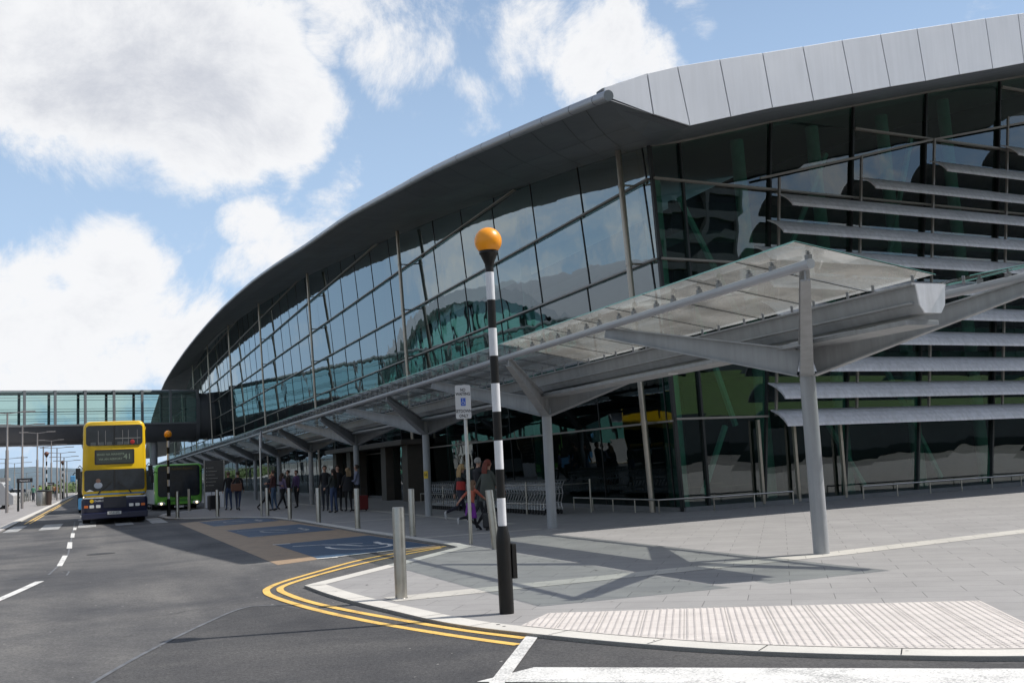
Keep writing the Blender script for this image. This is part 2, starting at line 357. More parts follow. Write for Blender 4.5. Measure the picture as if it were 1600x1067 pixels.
# ------------------------------------------------------------------ ground
RZ = -0.035
def P2(l, z=0.0): return [tuple(G(x, y, z)) for x, y in l]
gm = MB().poly([(-900,-400,RZ-.02),(900,-400,RZ-.02),(900,1500,RZ-.02),(-900,1500,RZ-.02)])
A['gnd'] = mat('far_ground', (.13,.13,.12), .9, var=.25, vscale=.05)
structure(gm.build('ground', A['gnd']))
structure(MB().poly([(-3.3,-60,RZ),(70,-60,RZ),(70,3,RZ),(12,30,RZ),(12,420,RZ),(-3.3,420,RZ),(-3.3,60,RZ),(-3.3,60,RZ),(-12,20,RZ),(-40,-5,RZ),(-40,-60,RZ)]).build('road', A['road']))
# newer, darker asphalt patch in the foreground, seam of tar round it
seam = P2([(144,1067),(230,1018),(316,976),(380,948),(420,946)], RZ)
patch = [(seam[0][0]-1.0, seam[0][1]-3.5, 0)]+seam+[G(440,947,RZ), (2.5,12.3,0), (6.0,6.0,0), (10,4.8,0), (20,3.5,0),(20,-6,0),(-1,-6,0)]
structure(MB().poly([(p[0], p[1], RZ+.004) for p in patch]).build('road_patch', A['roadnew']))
def ribbon(pts, wd, z, m, name, closed=False, mb=None):
    pts = [Vector((p[0], p[1], 0)) for p in pts]; L = []; R = []
    for i, p in enumerate(pts):
        d = (pts[min(i+1, len(pts)-1)]-pts[max(i-1, 0)]).normalized(); n = Vector((-d.y, d.x, 0))
        L.append((p.x+n.x*wd/2, p.y+n.y*wd/2, z)); R.append((p.x-n.x*wd/2, p.y-n.y*wd/2, z))
    q = mb or MB(); q.strip(L, R)
    return q if mb else structure(q.build(name, m))
def smoothp(pts, k=3):
    pts = [Vector((p[0], p[1], 0)) for p in pts]
    for _ in range(k):
        o = [pts[0]]
        for a, b in zip(pts, pts[1:]): o += [a*.75+b*.25, a*.25+b*.75]
        o.append(pts[-1]); pts = o
    return pts
ribbon(smoothp([(seam[0][0]-.5, seam[0][1]-1.7, 0)]+seam+[G(470,945,RZ)]), .045, RZ+.008, A['tar'], 'road_seam')
gratem = P2([(0,906),(60,902),(104,899),(108,893),(95,891),(0,902)], RZ)
ribbon(gratem, .035, RZ+.006, A['tar'], 'road_seam')

kfront = [G(x, y) for x, y in [(478,915),(509,927),(562,942),(619,955),(681,970),(744,980),(806,987),(950,1002),(1120,1015),(1300,1022),(1600,1027)]]
kfront += [Vector((7.6,5.25,0)), Vector((10,4.6,0)), Vector((14,4.0,0)), Vector((25,2.5,0)), Vector((70,-2,0))]
kf = smoothp(kfront, 2)
kback = [Vector((2.72,15.2,0)), Vector((4.7,17.6,0)), Vector((6.6,19.95,0)), Vector((6.65,20.9,0)), Vector((6.6,23.4,0)), Vector((6.45,28,0)), Vector((6.42,33,0)), Vector((6.38,37.5,0)),
         Vector((6.1,40.9,0)), Vector((5.2,43.4,0)), Vector((3.35,45.6,0)), Vector((2.75,47.2,0)), Vector((2.6,51,0)), Vector((3.0,54,0)), Vector((4.6,57.5,0)), Vector((6.6,60.5,0)), Vector((6.8,66,0)), Vector((6.8,220,0))]
outline = list(reversed(kback))+kf[1:]+[Vector((70,36,0)), Vector((16.2,28,0)), Vector((16.2,220,0))]
pv = MB().poly([(p.x, p.y, 0) for p in outline])
for a, b in zip(outline[:-3], outline[1:-2]): pv.add([(a.x,a.y,0),(b.x,b.y,0),(b.x,b.y,RZ-.01),(a.x,a.y,RZ-.01)], [(0,1,2,3)])
structure(pv.build('pavement', A['pave']))
def inset(pts, d):
    o = []
    for i, p in enumerate(pts):
        t = (pts[min(i+1, len(pts)-1)]-pts[max(i-1, 0)]).normalized(); o.append(p+Vector((-t.y, t.x, 0))*d)
    return o
allk = list(reversed(kback))+kf[1:]
ik = inset(allk, .27)
kb = MB(); kb.strip([(p.x,p.y,.005) for p in allk], [(p.x,p.y,.005) for p in ik]); kb.strip([(p.x,p.y,.005) for p in allk], [(p.x,p.y,RZ) for p in allk])
structure(kb.build('kerb', A['kerb']))
# joints between kerb stones
kj = MB(); acc_ = 0
for i in range(1, len(allk)):
    acc_ += (allk[i]-allk[i-1]).length
    if acc_ > .9 and allk[i].y < 40 and allk[i].x < 30:
        acc_ = 0; a, b = allk[i], ik[i]; d = (b-a).normalized(); t = Vector((d.y,-d.x,0))*.004
        kj.add([a-t+Vector((0,0,.009)), a+t+Vector((0,0,.009)), b+t+Vector((0,0,.009)), b-t+Vector((0,0,.009))], [(0,1,2,3)])
structure(kj.build('kerb_joints', A['darkgrey']))
# pale paving bands
bp_ = [G(600,937), G(750,922), G(900,903), G(1300,866), G(1600,829)]
bd = [Vector((3.3,12.72,0)), Vector((5.9,12.85,0)), Vector((10.2,13.15,0)), Vector((15.1,13.9,0)), Vector((30,16.2,0))]
ribbon(bd, .5, .004, A['paler'], 'paving_band')
ribbon([(6.9,23.3),(9.8,23.42)], .3, .005, A['paler'], 'paving_band')
ribbon([(10.1,26),(10.1,60)], .3, .008, A['paler'], 'paving_band')
ribbon([(6.9,33.4),(15,33.6)], .3, .004, A['paler'], 'paving_band')
# tactile paving with real blisters
tp = [G(867,956), G(1200,947), G(1530,939), G(1600,972), G(1700,1000)]
kin = [p for p in ik if 3.3 < p.x < 6.9 and p.y < 9.8]
tpoly = [Vector((4.35,10.30,0)), Vector((6.2,9.3,0)), Vector((8.05,8.20,0)), Vector((7.36,7.03,0)), Vector((6.95,6.25,0))]
tb = [p for p in reversed(ik) if p.y < 9.75 and p.x < 6.7 and p.y > 5.5]
tpoly += [Vector((p.x, p.y, 0)) for p in tb]
structure(MB().poly([(p.x,p.y,.009) for p in tpoly]).build('tactile_paving', A['tact']))
def inside(p, poly):
    c = False; n = len(poly); j = n-1
    for i in range(n):
        a, b = poly[i], poly[j]
        if (a.y > p.y) != (b.y > p.y) and p.x < (b.x-a.x)*(p.y-a.y)/(b.y-a.y)+a.x: c = not c
        j = i
    return c
u = Vector((.51,.86,0)).normalized(); vv = Vector((-u.y, u.x, 0)); dm = MB(); tj = MB(); o0 = Vector((6,8,0))
for i in range(-60, 60):
    for j in range(-60, 60):
        if i % 6 == 0 or True:
            p = o0+u*(i*.0667+.033)+vv*(j*.0667+.033)
            if inside(p, tpoly) and inside(p+Vector((.03,0,0)), tpoly) and inside(p-Vector((.03,0,0)), tpoly):
                dm.lathe([(.0165,0),(.0145,.0045),(.009,.0064)], (p.x,p.y,.009), 8)
for k in range(-12, 12):
    for ax, bx in ((u, vv), (vv, u)):
        run = []
        for s_ in range(-80, 81):
            p = o0+ax*(k*.4)+bx*(s_*.05)
            if inside(p, tpoly): run.append(p)
        if len(run) > 2: ribbon([run[0], run[-1]], .004, .0115, None, '', mb=tj)
structure(dm.build('tactile_blisters', A['tact'])); structure(tj.build('tactile_joints', mat('joint', (.24,.22,.205), .9)))

# bays
def GR(x, y): return G(x, y, RZ)
tanp = [GR(279.5,817.7), GR(434,882.5), GR(500,873.5), GR(600,861), Vector((6.35,20.3,0)), Vector((6.55,21,0)), Vector((6.4,28,0)), Vector((6.36,33,0)), Vector((6.3,37.5,0)), Vector((5.9,41.1,0)), Vector((4.6,43.3,0))]
structure(MB().poly([(p.x,p.y,RZ+.004) for p in tanp]).build('buff_paving', A['buff']))
bays = [[(430,851.4),(576,836.5),(691.5,851.4),(499,873.3)], [(354,829),(466.5,819),(527,827.5),(390.6,839.6)], [(310.5,815.7),(404.7,807.8),(437,813.4),(334.4,822.4)]]
for bi, b in enumerate(bays):
    q = [GR(*p) for p in b]
    q[2].x = min(q[2].x, 6.5); q[1].x = min(q[1].x, 6.5)
    structure(MB().poly([(p.x,p.y,RZ+.008) for p in q]).build('parking_bay', A['bay']))
    c = (q[0]+q[1]+q[2]+q[3])/4; ex = Vector((1,.12,0)).normalized(); ey = Vector((-.12,1,0)).normalized()
    mk = MB(); S_ = 1.0
    def W(a, b_): p = c+ex*a*S_+ey*b_*S_*1.9; return (p.x, p.y)
    arc = [W(.05+.62*math.cos(t), -.25+.52*math.sin(t)) for t in [math.radians(k) for k in range(150, 400, 14)]]
    ribbon(arc, .11, RZ+.012, None, '', mb=mk)
    ribbon([W(-.95,.55), W(-.35,.42), W(-.05,.1), W(.1,-.3), W(.55,-.35), W(.75,.2)], .12, RZ+.0125, None, '', mb=mk)
    ribbon([W(-.12,.25), W(.4,.12)], .1, RZ+.013, None, '', mb=mk)
    for cc, a_, b_ in ((q[0], .35, .12), (q[3], .35, .12)):
        p = cc; mk.poly([(p.x-.05,p.y-.05,RZ+.012),(p.x+a_,p.y-.05,RZ+.012),(p.x+a_,p.y+b_,RZ+.012),(p.x-.05,p.y+b_,RZ+.012)])
    if bi == 0: ribbon([q[3]+Vector((.1,0,0)), q[2]], .09, RZ+.0135, None, '', mb=mk)
    structure(mk.build('bay_marking', A['white_worn_shade'] if bi else A['white']))
# double yellow lines
yo = [(696,853.7),(618.7,864),(556,876),(493.7,894),(437.5,910),(416,920),(416,925),(420,930),(447,939.7),(493.7,953.7),(584,973),(665.6,987),(743.7,999),(809.4,1007.8)]
yi = [(688,856),(618.7,868.7),(556,882.5),(493.7,899),(452,912),(438,918),(437,921.5),(441,925.6),(478,939.7),(540.6,953.7),(618.7,967.8),(712.5,984),(820,997.5)]
ribbon(smoothp([GR(*p) for p in yo], 3), .10, RZ+.008, A['yellow'], 'yellow_line')
ribbon(smoothp([GR(*p) for p in yi], 3), .10, RZ+.008, A['yellow'], 'yellow_line')
def quad(l, m, name, z=RZ+.008): return structure(MB().poly([(p.x,p.y,z) for p in [GR(*q) for q in l]]).build(name, m))
st = MB(); a = GR(822,995); b = GR(841.6,995); c = GR(765.6,1067); d = GR(790,1067)
e1 = c+(c-a)*1.5; e2 = d+(d-b)*1.5
structure(MB().poly([(p.x,p.y,RZ+.012) for p in (a,b,d,e2,e1,c)]).build('stop_line', A['white']))
z1 = GR(835,1043.5); z2 = GR(1600,1046); zd = (z2-z1).normalized(); zn = Vector((zd.y,-zd.x,0))
for k in range(3):
    a = z1+zn*(k*1.1); structure(MB().poly([tuple((a)+Vector((0,0,.009))), tuple(a+zd*8+Vector((0,0,.009))), tuple(a+zd*8+zn*.55+Vector((0,0,.009))), tuple(a+zn*.55-zd*.3+Vector((0,0,.009)))]).build('crossing_stripe', A['white']))
for l in [[(115,824),(120,824),(119,828),(114,828)], [(111,833),(117,833),(116,840),(110,840)], [(106,847),(113,847),(112.5,857),(104,857)], [(98,868),(106,868),(97,884.6),(88.5,884.6)]]:
    quad(l, A['white'], 'lane_marking')
ribbon(smoothp([GR(*p) for p in [(117,815),(113,836),(108.5,855),(106,870),(76,898)]]), .04, RZ+.005, A['tar'], 'road_seam')
lm = smoothp([GR(62,908.5), GR(35,921), GR(0,936.5), GR(-120,985)], 2); ribbon(lm, .14, RZ+.008, A['white'], 'lane_marking')
for k, (x0, x1) in enumerate([(-3.2,-2.7),(-2.0,-1.3),(-.65,.0),(.7,1.35),(2.0,2.6)]):
    structure(MB().poly([(x0,43.4,RZ+.008),(x1,43.4,RZ+.008),(x1,49.5,RZ+.008),(x0,49.5,RZ+.008)]).build('crossing_stripe', A['white_worn_shade']))
for k in range(14): 
    y0 = 52+k*6; structure(MB().poly([(-.75,y0,RZ+.008),(-.6,y0,RZ+.008),(-.6,y0+2.2,RZ+.008),(-.75,y0+2.2,RZ+.008)]).build('lane_marking', A['white_worn_shade']))
for k in range(2): ribbon([(-2.95+k*.2,52),(-2.95+k*.2,150)], .09, RZ+.008, A['yellow'], 'yellow_line')
# grit, gum and stains on the road and paving
gr_ = MB(); rg = random.Random(11)
for k in range(420):
    x, y = rg.uniform(-3, 8), rg.uniform(6.5, 32); r_ = rg.uniform(.006, .02); z_ = RZ+.006
    if inside(Vector((x, y, 0)), outline): z_ = .0065; r_ *= 1.3
    gr_.add([(x+r_*math.cos(a)*rg.uniform(.6,1.2), y+r_*math.sin(a)*rg.uniform(.6,1.2), z_) for a in [PI*2*i/7 for i in range(7)]], [tuple(range(7))], mi=k % 2)
structure(gr_.build('ground_specks', [mat('gum_pale', (.36,.35,.33), .9), mat('gum_dark', (.045,.045,.045), .8)], fixn=False))
cr_ = MB()
for (x0, y0, dx_, dy_, n_) in ((.2, 13.5, .35, .25, 14), (-1.2, 19, .5, -.12, 10), (1.5, 24, .18, .55, 12)):
    p_ = [(x0, y0)]
    for k in range(n_): p_.append((p_[-1][0]+dx_*rg.uniform(.2, 1), p_[-1][1]+dy_*rg.uniform(-.3, 1.2)))
    ribbon(p_, .010, RZ+.0055, None, '', mb=cr_)
structure(cr_.build('road_cracks', mat('crack', (.035,.035,.035), .95)))
mh = MB().lathe([(.31,0),(.31,.004)], (.1, 26.5, RZ+.002), 32); structure(mh.build('manhole_cover', mat('cast_iron', (.06,.058,.056), .55, .6, var=.3, vscale=30, bump=.6, bscale=50)))
# far-side pavement
fp = [(-3.3,40,0),(-3.35,60,0),(-3.3,80,0),(-3.25,420,0),(-40,420,0),(-40,20,0),(-14,24,0),(-6,32,0)]
A['pale2'] = paving('far_paving', (.30,.285,.28), 0, .6, .4)
fm = MB().poly([(p[0],p[1],.0) for p in fp]); fo = [Vector(p) for p in fp]
for a, b in zip(fo[:3], fo[1:4]): fm.add([(a.x,a.y,0),(b.x,b.y,0),(b.x,b.y,RZ),(a.x,a.y,RZ)], [(0,1,2,3)])
for a, b in ((fo[7], fo[0]), (fo[6], fo[7]), (fo[5], fo[6])): fm.add([(a.x,a.y,0),(b.x,b.y,0),(b.x,b.y,RZ),(a.x,a.y,RZ)], [(0,1,2,3)])
structure(fm.build('far_pavement', A['pale2']))
fk = smoothp([(-14,24,0),(-6,32,0),(-3.3,40,0),(-3.35,60,0),(-3.3,80,0),(-3.25,300,0)], 2)
fki = inset([Vector(p) for p in fk], .35); q = MB(); q.strip([(p.x,p.y,.006) for p in fk], [(p.x,p.y,.006) for p in fki]); q.strip([(p.x,p.y,.006) for p in fk], [(p.x,p.y,RZ) for p in fk])
structure(q.build('far_kerb', A['kerb']))
# distant hills and scrub
hm = MB(); r0 = []; r1 = []; r2 = []
for i in range(121):
    x = -900+i*15; hh = 9+9*math.sin(i*.13)+4*math.sin(i*.37+1)
    r0.append((x,1250,RZ-.5)); r1.append((x,1300,max(3,hh)*1.25)); r2.append((x,1450,max(3,hh)*1.5))
hm.grid([r0, r1, r2]); structure(hm.build('hills', mat('hills', (.10,.14,.17), 1, var=.2, vscale=.02), smooth=True))

# ------------------------------------------------------------------ terminal building
A['glassW'] = glass('facade_glass', (.20,.31,.30), 3.2, .008, .55, rcol=(.86,.97,1.0))
A['glassL'] = glass('ground_floor_glass', (.14,.22,.20), 1.45, .006, .55, rcol=(.75,.85,.87))
A['glassE'] = glass('end_glass', (.38,.60,.52), 2.0, .006, .45, rcol=(.90,.96,.97))
A['transom'] = mat('transom', (.27,.255,.235), .45, .3)
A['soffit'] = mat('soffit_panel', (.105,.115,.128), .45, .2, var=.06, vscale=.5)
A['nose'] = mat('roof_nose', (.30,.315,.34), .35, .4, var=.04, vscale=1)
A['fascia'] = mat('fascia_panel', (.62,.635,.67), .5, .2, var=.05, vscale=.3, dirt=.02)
A['roof'] = mat('roof_sheet', (.42,.43,.45), .4, .4, var=.06)
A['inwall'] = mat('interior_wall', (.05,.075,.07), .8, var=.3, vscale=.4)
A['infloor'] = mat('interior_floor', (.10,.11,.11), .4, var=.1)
A['teal'] = mat('teal_steel', (.20,.40,.34), .45, var=.1)
A['louver'] = mat('louver_metal', (.70,.70,.73), .45, .0, var=.08, vscale=.7, dirt=.16)
A['plinth'] = mat('plinth', (.17,.175,.18), .7, var=.15)
GP, GN = (15.35, 27, 0), (-1, 0, -.038)
def gx(z, off=0): return 15.35-.038*z-off
def fX(Y):
    xs = [(0,9.7),(26,9.8),(34,10.05),(42,10.4),(52,10.8),(70,11.0),(400,11.0)]
    for (a, b), (c, d) in zip(xs, xs[1:]):
        if Y <= c: return b+(d-b)*(Y-a)/(c-a)
def on_edge(x, y):
    X = 9.7
    for _ in range(12): p = PX(x, y, X); X = fX(p.y)
    return PX(x, y, X)
edge = [on_edge(*p) for p in [(945,141),(908,156),(870,172),(820,193),(770,215),(730,233),(690,252),(655,270),(620,290),(580,312),(540,335),(505,360),(470,385),(435,407),(400,432),(375,453),(350,476),(330,497),(310,520),(290,545),(270,574),(258,594),(249,615),(238,650),(229,690),(226,715)]]
wtop = [PL(x, y, GP, GN) for x, y in [(1013,228),(968,240),(935,251),(900,262),(860,276),(820,290),(790,301),(760,312),(730,323),(700,334),(660,351),(620,368),(580,385),(540,403),(510,417),(478,432),(440,455),(400,480),(375,497),(350,515),(330,535),(310,562),(298,590),(288,615),(272,660),(258,712)]]
def zat(curve, Y):
    if Y <= curve[0].y: return curve[0].z
    for a, b in zip(curve, curve[1:]):
        if a.y <= Y <= b.y: return a.z+(b.z-a.z)*(Y-a.y)/max(1e-6, b.y-a.y)
    return curve[-1].z
FP, FN = (9.7, 19.2, 0), (-.075, 1, 0)
flow = [PL(x, y, FP, FN) for x, y in [(943,150),(960,158),(1020,180),(1077,198),(1141,184),(1206,170),(1270,159),(1331,148),(1390,137),(1445,128),(1498,118),(1550,109),(1599,100)]]
ftop = [PL(x, y, FP, FN) for x, y in [(943,137),(962,131),(1010,115),(1057,104),(1123,93),(1190,83),(1253,73),(1314,63),(1374,54),(1431,45),(1485,37),(1538,29),(1589,22)]]
for L in (flow, ftop):
    d = (L[-1]-L[-2])
    for k in range(12): L.append(L[-1]+d*1.1)
c0 = PL(1066, 799, GP, GN); c1 = PL(1013, 228, GP, GN); d2 = ray(3993, 570); d2.z = 0; d2.normalize()
EN = (c1-c0).cross(d2).normalized()
if EN.y > 0: EN = -EN       # outward, towards the viewer
def PE(x, y, off=0): return PL(x, y, c0+EN*off, EN)
etop = [PE(*p) for p in [(1013,228),(1060,222),(1203,191),(1332,166),(1446,145),(1561,126)]]
ebot = [PE(*p) for p in [(1066,799),(1107,790),(1193,780),(1319,778),(1431,761),(1546,750)]]
for p in ebot: p.z = 0.0
for k in range(8): etop.append(etop[-1]+Vector((3.5,.35,.85))); ebot.append(ebot[-1]+Vector((3.3,.33,0)))
T = thing('terminal_building', 'long glass airport terminal with sweeping curved grey roof behind the entrance canopy', 'building', (15.3, 26.3, 0))
ZL = [0.12, 2.55, 4.87, 7.2, 9.55, 11.87, 14.2, 16.5, 18.8, 21.1]
rnd = random.Random(3)
Ys = [26.2, 26.65]+[27+4*k for k in range(0, 56)]
for a, b in zip(Ys, Ys[1:]):
    mb = MB()
    for z0, z1 in zip(ZL, ZL[1:]):
        ta, tb_ = min(z1, zat(wtop, a)), min(z1, zat(wtop, b))
        if ta <= z0+.02 and tb_ <= z0+.02: continue
        ta = max(ta, z0); tb_ = max(tb_, z0); j = [rnd.uniform(-.006, .006) for _ in range(4)]
        i0 = (.05*(z1-z0) if z0 > 4 else 0); ia = i0*(z1-ta)/(z1-z0); ib = i0*(z1-tb_)/(z1-z0)
        mb.add([(gx(z0)+j[0]+i0, a, z0), (gx(z0)+j[1]+i0, b, z0), (gx(tb_)+j[2]+ib, b, tb_), (gx(ta)+j[3]+ia, a, ta)], [(0,1,2,3)])
    if mb.f:
        mb.m = [1 if k < 2 else 0 for k in range(len(mb.f))]; mb.build('glazing_bay', [A['glassW'], A['glassL']], T, fixn=False)
for y in Ys:
    t = zat(wtop, y)
    if (y-27) % 24 == 0 or y > 190: continue
    m = MB()
    for z0, z1 in zip(ZL, ZL[1:]):
        if z0 >= t: break
        i0 = (.05*(z1-z0) if z0 > 4 else 0); zt_ = min(z1, t); it = i0*(z1-zt_)/(z1-z0)
        m.beam((gx(z0)+i0, y, z0), (gx(zt_)+it, y, zt_), .035, .045, up=(1,0,0))
    m.build('mullion', A['darkgrey'], T)
for z in ZL[1:]:
    if z > 20: continue
    seg = []; run = None; y = 26.2
    while y < 240:
        if zat(wtop, y) > z:
            if run is None: run = y
        elif run is not None: seg.append((run, y)); run = None
        y += .5
    if run: seg.append((run, 240))
    for a, b in seg: MB().beam((gx(z,.09), a, z), (gx(z,.09), b, z), .12, .055).build('transom', A['transom'], T)
for k in range(9):
    y = 27+24*k; t = zat(wtop, y)+.1
    if y > 225: continue
    m = MB().tube((gx(0,.55), y, 0), (gx(t,.55), y, t), .088, n=16)
    for z in ZL[1:]:
        if z < t: m.tube((gx(z,.55), y, z), (gx(z,.05), y, z), .03, n=8); m.tube((gx(z,.55), y, z-.06), (gx(z,.55), y, z+.06), .105, n=16)
    m.build('mast', A['mast'], T, smooth=True)
# end face
def emix(i, s):  # point on mullion i at height fraction
    return ebot[i].lerp(etop[i], s)
def ez(i, z): return emix(i, z/etop[i].z)
for i in range(len(etop)-1):
    mb = MB(); zz = ZL[:]
    if i > 2: zz = [0.12, 2.55, 4.87, 7.2, 9.55, 11.87, 14.2, 16.5, 18.8, 21.1]
    for z0, z1 in zip(zz, zz[1:]):
        ta, tb_ = min(z1, etop[i].z), min(z1, etop[i+1].z)
        if ta <= z0+.02 and tb_ <= z0+.02: continue
        ta = max(ta, z0); tb_ = max(tb_, z0)
        ps = [ez(i, z0), ez(i+1, z0), ez(i+1, tb_), ez(i, ta)]
        ps = [p+EN*rnd.uniform(-.008, .008) for p in ps]; mb.add(ps, [(0,1,2,3)])
    mb.build('glazing_bay', A['glassE'], T, fixn=False)
for i in range(len(etop)):
    a, b = ebot[i]+EN*.04, etop[i]+EN*.04
    MB().beam(a, b, .07 if i else .10, .10, up=EN).build('mullion', A['darkgrey'], T)
def etrans(z, i0, i1, m=None):
    mb = MB(); pts = [ez(i, z)+EN*.1 for i in range(i0, i1+1)]
    for a, b in zip(pts, pts[1:]): mb.beam(a, b, .14, .06)
    mb.build('transom', m or A['transom'], T)
n_ = len(etop)-1
etrans(9.55, 0, n_); etrans(7.2, 0, 3); etrans(2.6, 0, 2); etrans(11.87, 3, n_); etrans(4.87, 2, n_); etrans(14.2, 5, n_)
head = MB()
for a, b in zip(etop, etop[1:]): head.beam(a+EN*.12, b+EN*.12, .16, .09)
head.build('head_rail', A['transom'], T)
# sunshade blades
lz = [2.75, 3.55, 4.35, 5.19, 6.03, 6.86, 7.69, 8.53, 9.4, 10.2, 11.05, 11.95, 12.8]
lx = [18.57, 18.55, 18.5, 18.5, 18.5, 18.45, 18.4, 19.0, 19.43, 22.95, 26.3, 30.0, 33.5]
E0 = ebot[2]; 
def elin(X, off): # point on end plane ground line at X, offset outward
    t = (X-c0.x)/d2.x; p = c0+d2*t; return Vector((p.x, p.y, 0))+Vector((EN.x, EN.y, 0)).normalized()*off
for z, x0 in zip(lz, lx):
    mb = MB(); prof = [(.24, 0), (.40, -.075), (.55, -.17), (.69, -.29), (.80, -.42), (.83, -.49)]
    top = [(.86, -.49), (.84, -.40), (.73, -.25), (.58, -.12), (.41, -.02), (.24, .04)]
    ring = prof+top; L = [elin(x0+.0*o, o)+Vector((.12*o, 0, z+h)) for o, h in ring]; R = [elin(60, o)+Vector((0, 0, z+h)) for o, h in ring]
    n = len(ring); mb.add(L+R, [(i, (i+1) % n, n+(i+1) % n, n+i) for i in range(n)]+[tuple(range(n)), tuple(range(n, 2*n))])
    # joint straps under the blade
    xs = x0+.35
    while xs < 42:
        for off_ in (0, .16) if xs > x0+1 else (0, ):
            A_ = [elin(xs+off_, o+.004)+Vector((0, 0, z+h-.006)) for o, h in prof]; B_ = [elin(xs+off_+.07, o+.004)+Vector((0, 0, z+h-.006)) for o, h in prof]
            mb.strip(A_, B_, 1)
        xs += 2.0
    for off_ in (.06,):
        A_ = [elin(x0-.02, o)+Vector((.12*o, 0, z+h)) for o, h in ring]
    mb.build('sunshade_blade', [A['louver'], A['wpaint']], T, bevel=0)
for i in range(2, 10):
    zt = [0,0,9.9,10.92,11.85,13.04,14,15,16,17,18][i]
    MB().beam(ez(i, 2.6)+EN*.25+Vector((.18,0,0)), ez(i, min(zt, etop[i].z))+EN*.25+Vector((.18,0,0)), .07, .07, up=EN).build('blade_post', A['transom'], T)
srl = [PE(1188,279,.25), PE(1335,247,.25), PE(1450,220,.25), PE(1600,192,.25)]; srl.append(srl[-1]+(srl[-1]-srl[-2])*3)
m = MB()
for a, b in zip(srl, srl[1:]): m.beam(a, b, .06, .07)
m.build('sloping_rail', A['transom'], T)
# ground floor door recess posts
for px in (1193, 1249, 1322):
    a = PE(px, 780, .18); a.z = .05; b = PE(px, 660, .18); b.z = 2.5; b.x = a.x
    MB().beam(a, b, .09, .09, up=EN).build('door_post', A['mast'], T)
# plinth
pl = MB(); pl.beam(ebot[0]+EN*.05+Vector((0,0,.06)), ebot[-1]+EN*.05+Vector((0,0,.06)), .3, .12)
pl.beam((gx(0,.0), 26.3, .06), (gx(0,.0), 240, .06), .3, .12); pl.build('plinth', A['plinth'], T)
# roof: soffit, nose, fascia, sheet
def resample(c, Yl):
    o = []
    for Y in Yl:
        Y = min(max(Y, c[0].y), c[-1].y)
        for a, b in zip(c, c[1:]):
            if a.y <= Y <= b.y+1e-6: t = (Y-a.y)/max(1e-6, b.y-a.y); o.append(a.lerp(b, t)); break
    return o
def eq(c, n):  # equal index resample
    o = []
    for k in range(n):
        s = k/(n-1)*(len(c)-1); i = min(int(s), len(c)-2); o.append(c[i].lerp(c[i+1], s-i))
    return o
nn = 52; E_ = eq(edge, nn); W_ = eq(wtop, nn)
rows = []
for e, w_ in zip(E_, W_):
    w2 = w_+Vector((.25,0,.02)); e2 = e+Vector((.08,0,-.20)); row = []
    for s in range(9):
        t = s/8; p = e2.lerp(w2, t); p.z -= .22*math.sin(PI*t)*(1-t); row.append(p)
    rows.append(row)
sf = MB().grid([[r[i] for r in rows] for i in range(9)])
tip = rows[0][0]; corner = wtop[0]
sf.add([tip, flow[1], flow[2], flow[3]]+rows[0][1:], [])
o = MB()
fan = [tip, flow[1], flow[2], flow[3], etop[1]+Vector((0,-.1,.02)), rows[0][8]]
o.add(fan+rows[0][1:8], [(0,1,2),(0,2,6),(2,3,10),(6,2,7),(7,2,8),(8,2,9),(9,2,10),(10,3,11),(11,3,12),(12,3,5),(5,3,4)])
fl2 = [flow[3]]+flow[4:]; et2 = [etop[1]]+etop[2:]
fls = eq(fl2, 40)
ext = []
for p in fls:
    X = max(p.x, etop[1].x); 
    for a, b in zip(et2, et2[1:]):
        if a.x <= X <= b.x+1e-6 or b is et2[-1]: t = (X-a.x)/(b.x-a.x); ext.append(a.lerp(b, t)+Vector((0,.1,.04))); break
o.strip([p+Vector((0,.03,.01)) for p in fls], ext)
RF = sf
RF.add(o.v, o.f)
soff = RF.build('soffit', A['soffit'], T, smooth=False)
# fine seams on the soffit
seam_ = MB()
for col_ in (3, 6):
    L = [rows[k][col_]+Vector((0,0,-.012)) for k in range(nn)]
    seam_.strip([p+Vector((-.012,0,0)) for p in L], [p+Vector((.012,0,0)) for p in L])
for k in range(2, nn, 2):
    for s in range(8):
        a, b = rows[k][s]+Vector((0,0,-.012)), rows[k][s+1]+Vector((0,0,-.012)); seam_.add([a, b, b+Vector((0,.025,0)), a+Vector((0,.025,0))], [(0,1,2,3)])
seam_.build('soffit_seam', A['darkgrey'], T)
nose = MB().path([e+Vector((.08,0,-.11)) for e in E_], .115, 16)
nose.build('roof_nose', A['nose'], T, smooth=True)
ns = MB()
for k in range(1, nn, 2): 
    d_ = (E_[min(k+1,nn-1)]-E_[k-1]).normalized(); c_ = E_[k]+Vector((.08,0,-.11)); ns.tube(c_-d_*.008, c_+d_*.008, .1175, n=20)
ns.build('nose_joint', A['darkgrey'], T)
fa = MB(); fb = MB()
FNv = Vector(FN).normalized()
pairs = [(2,2),(3,3)]+[(k,k) for k in range(4, len(flow))]
polys = [[ftop[0], ftop[1], ftop[2], flow[2], flow[1], flow[0]]]+[[ftop[k], ftop[k+1], flow[k+1], flow[k]] for k in range(2, len(flow)-1)]
for q in polys:
    c = sum(q, Vector())/len(q); q2 = [p+(c-p).normalized()*.02 for p in q]
    fa.prism([p-FNv*.03 for p in q2], FNv*.06); fb.prism([p+FNv*.05 for p in q], FNv*.25, 0)
fa.build('fascia', A['fascia'], T, bevel=.004); fb.build('fascia_backing', A['soffit'], T)
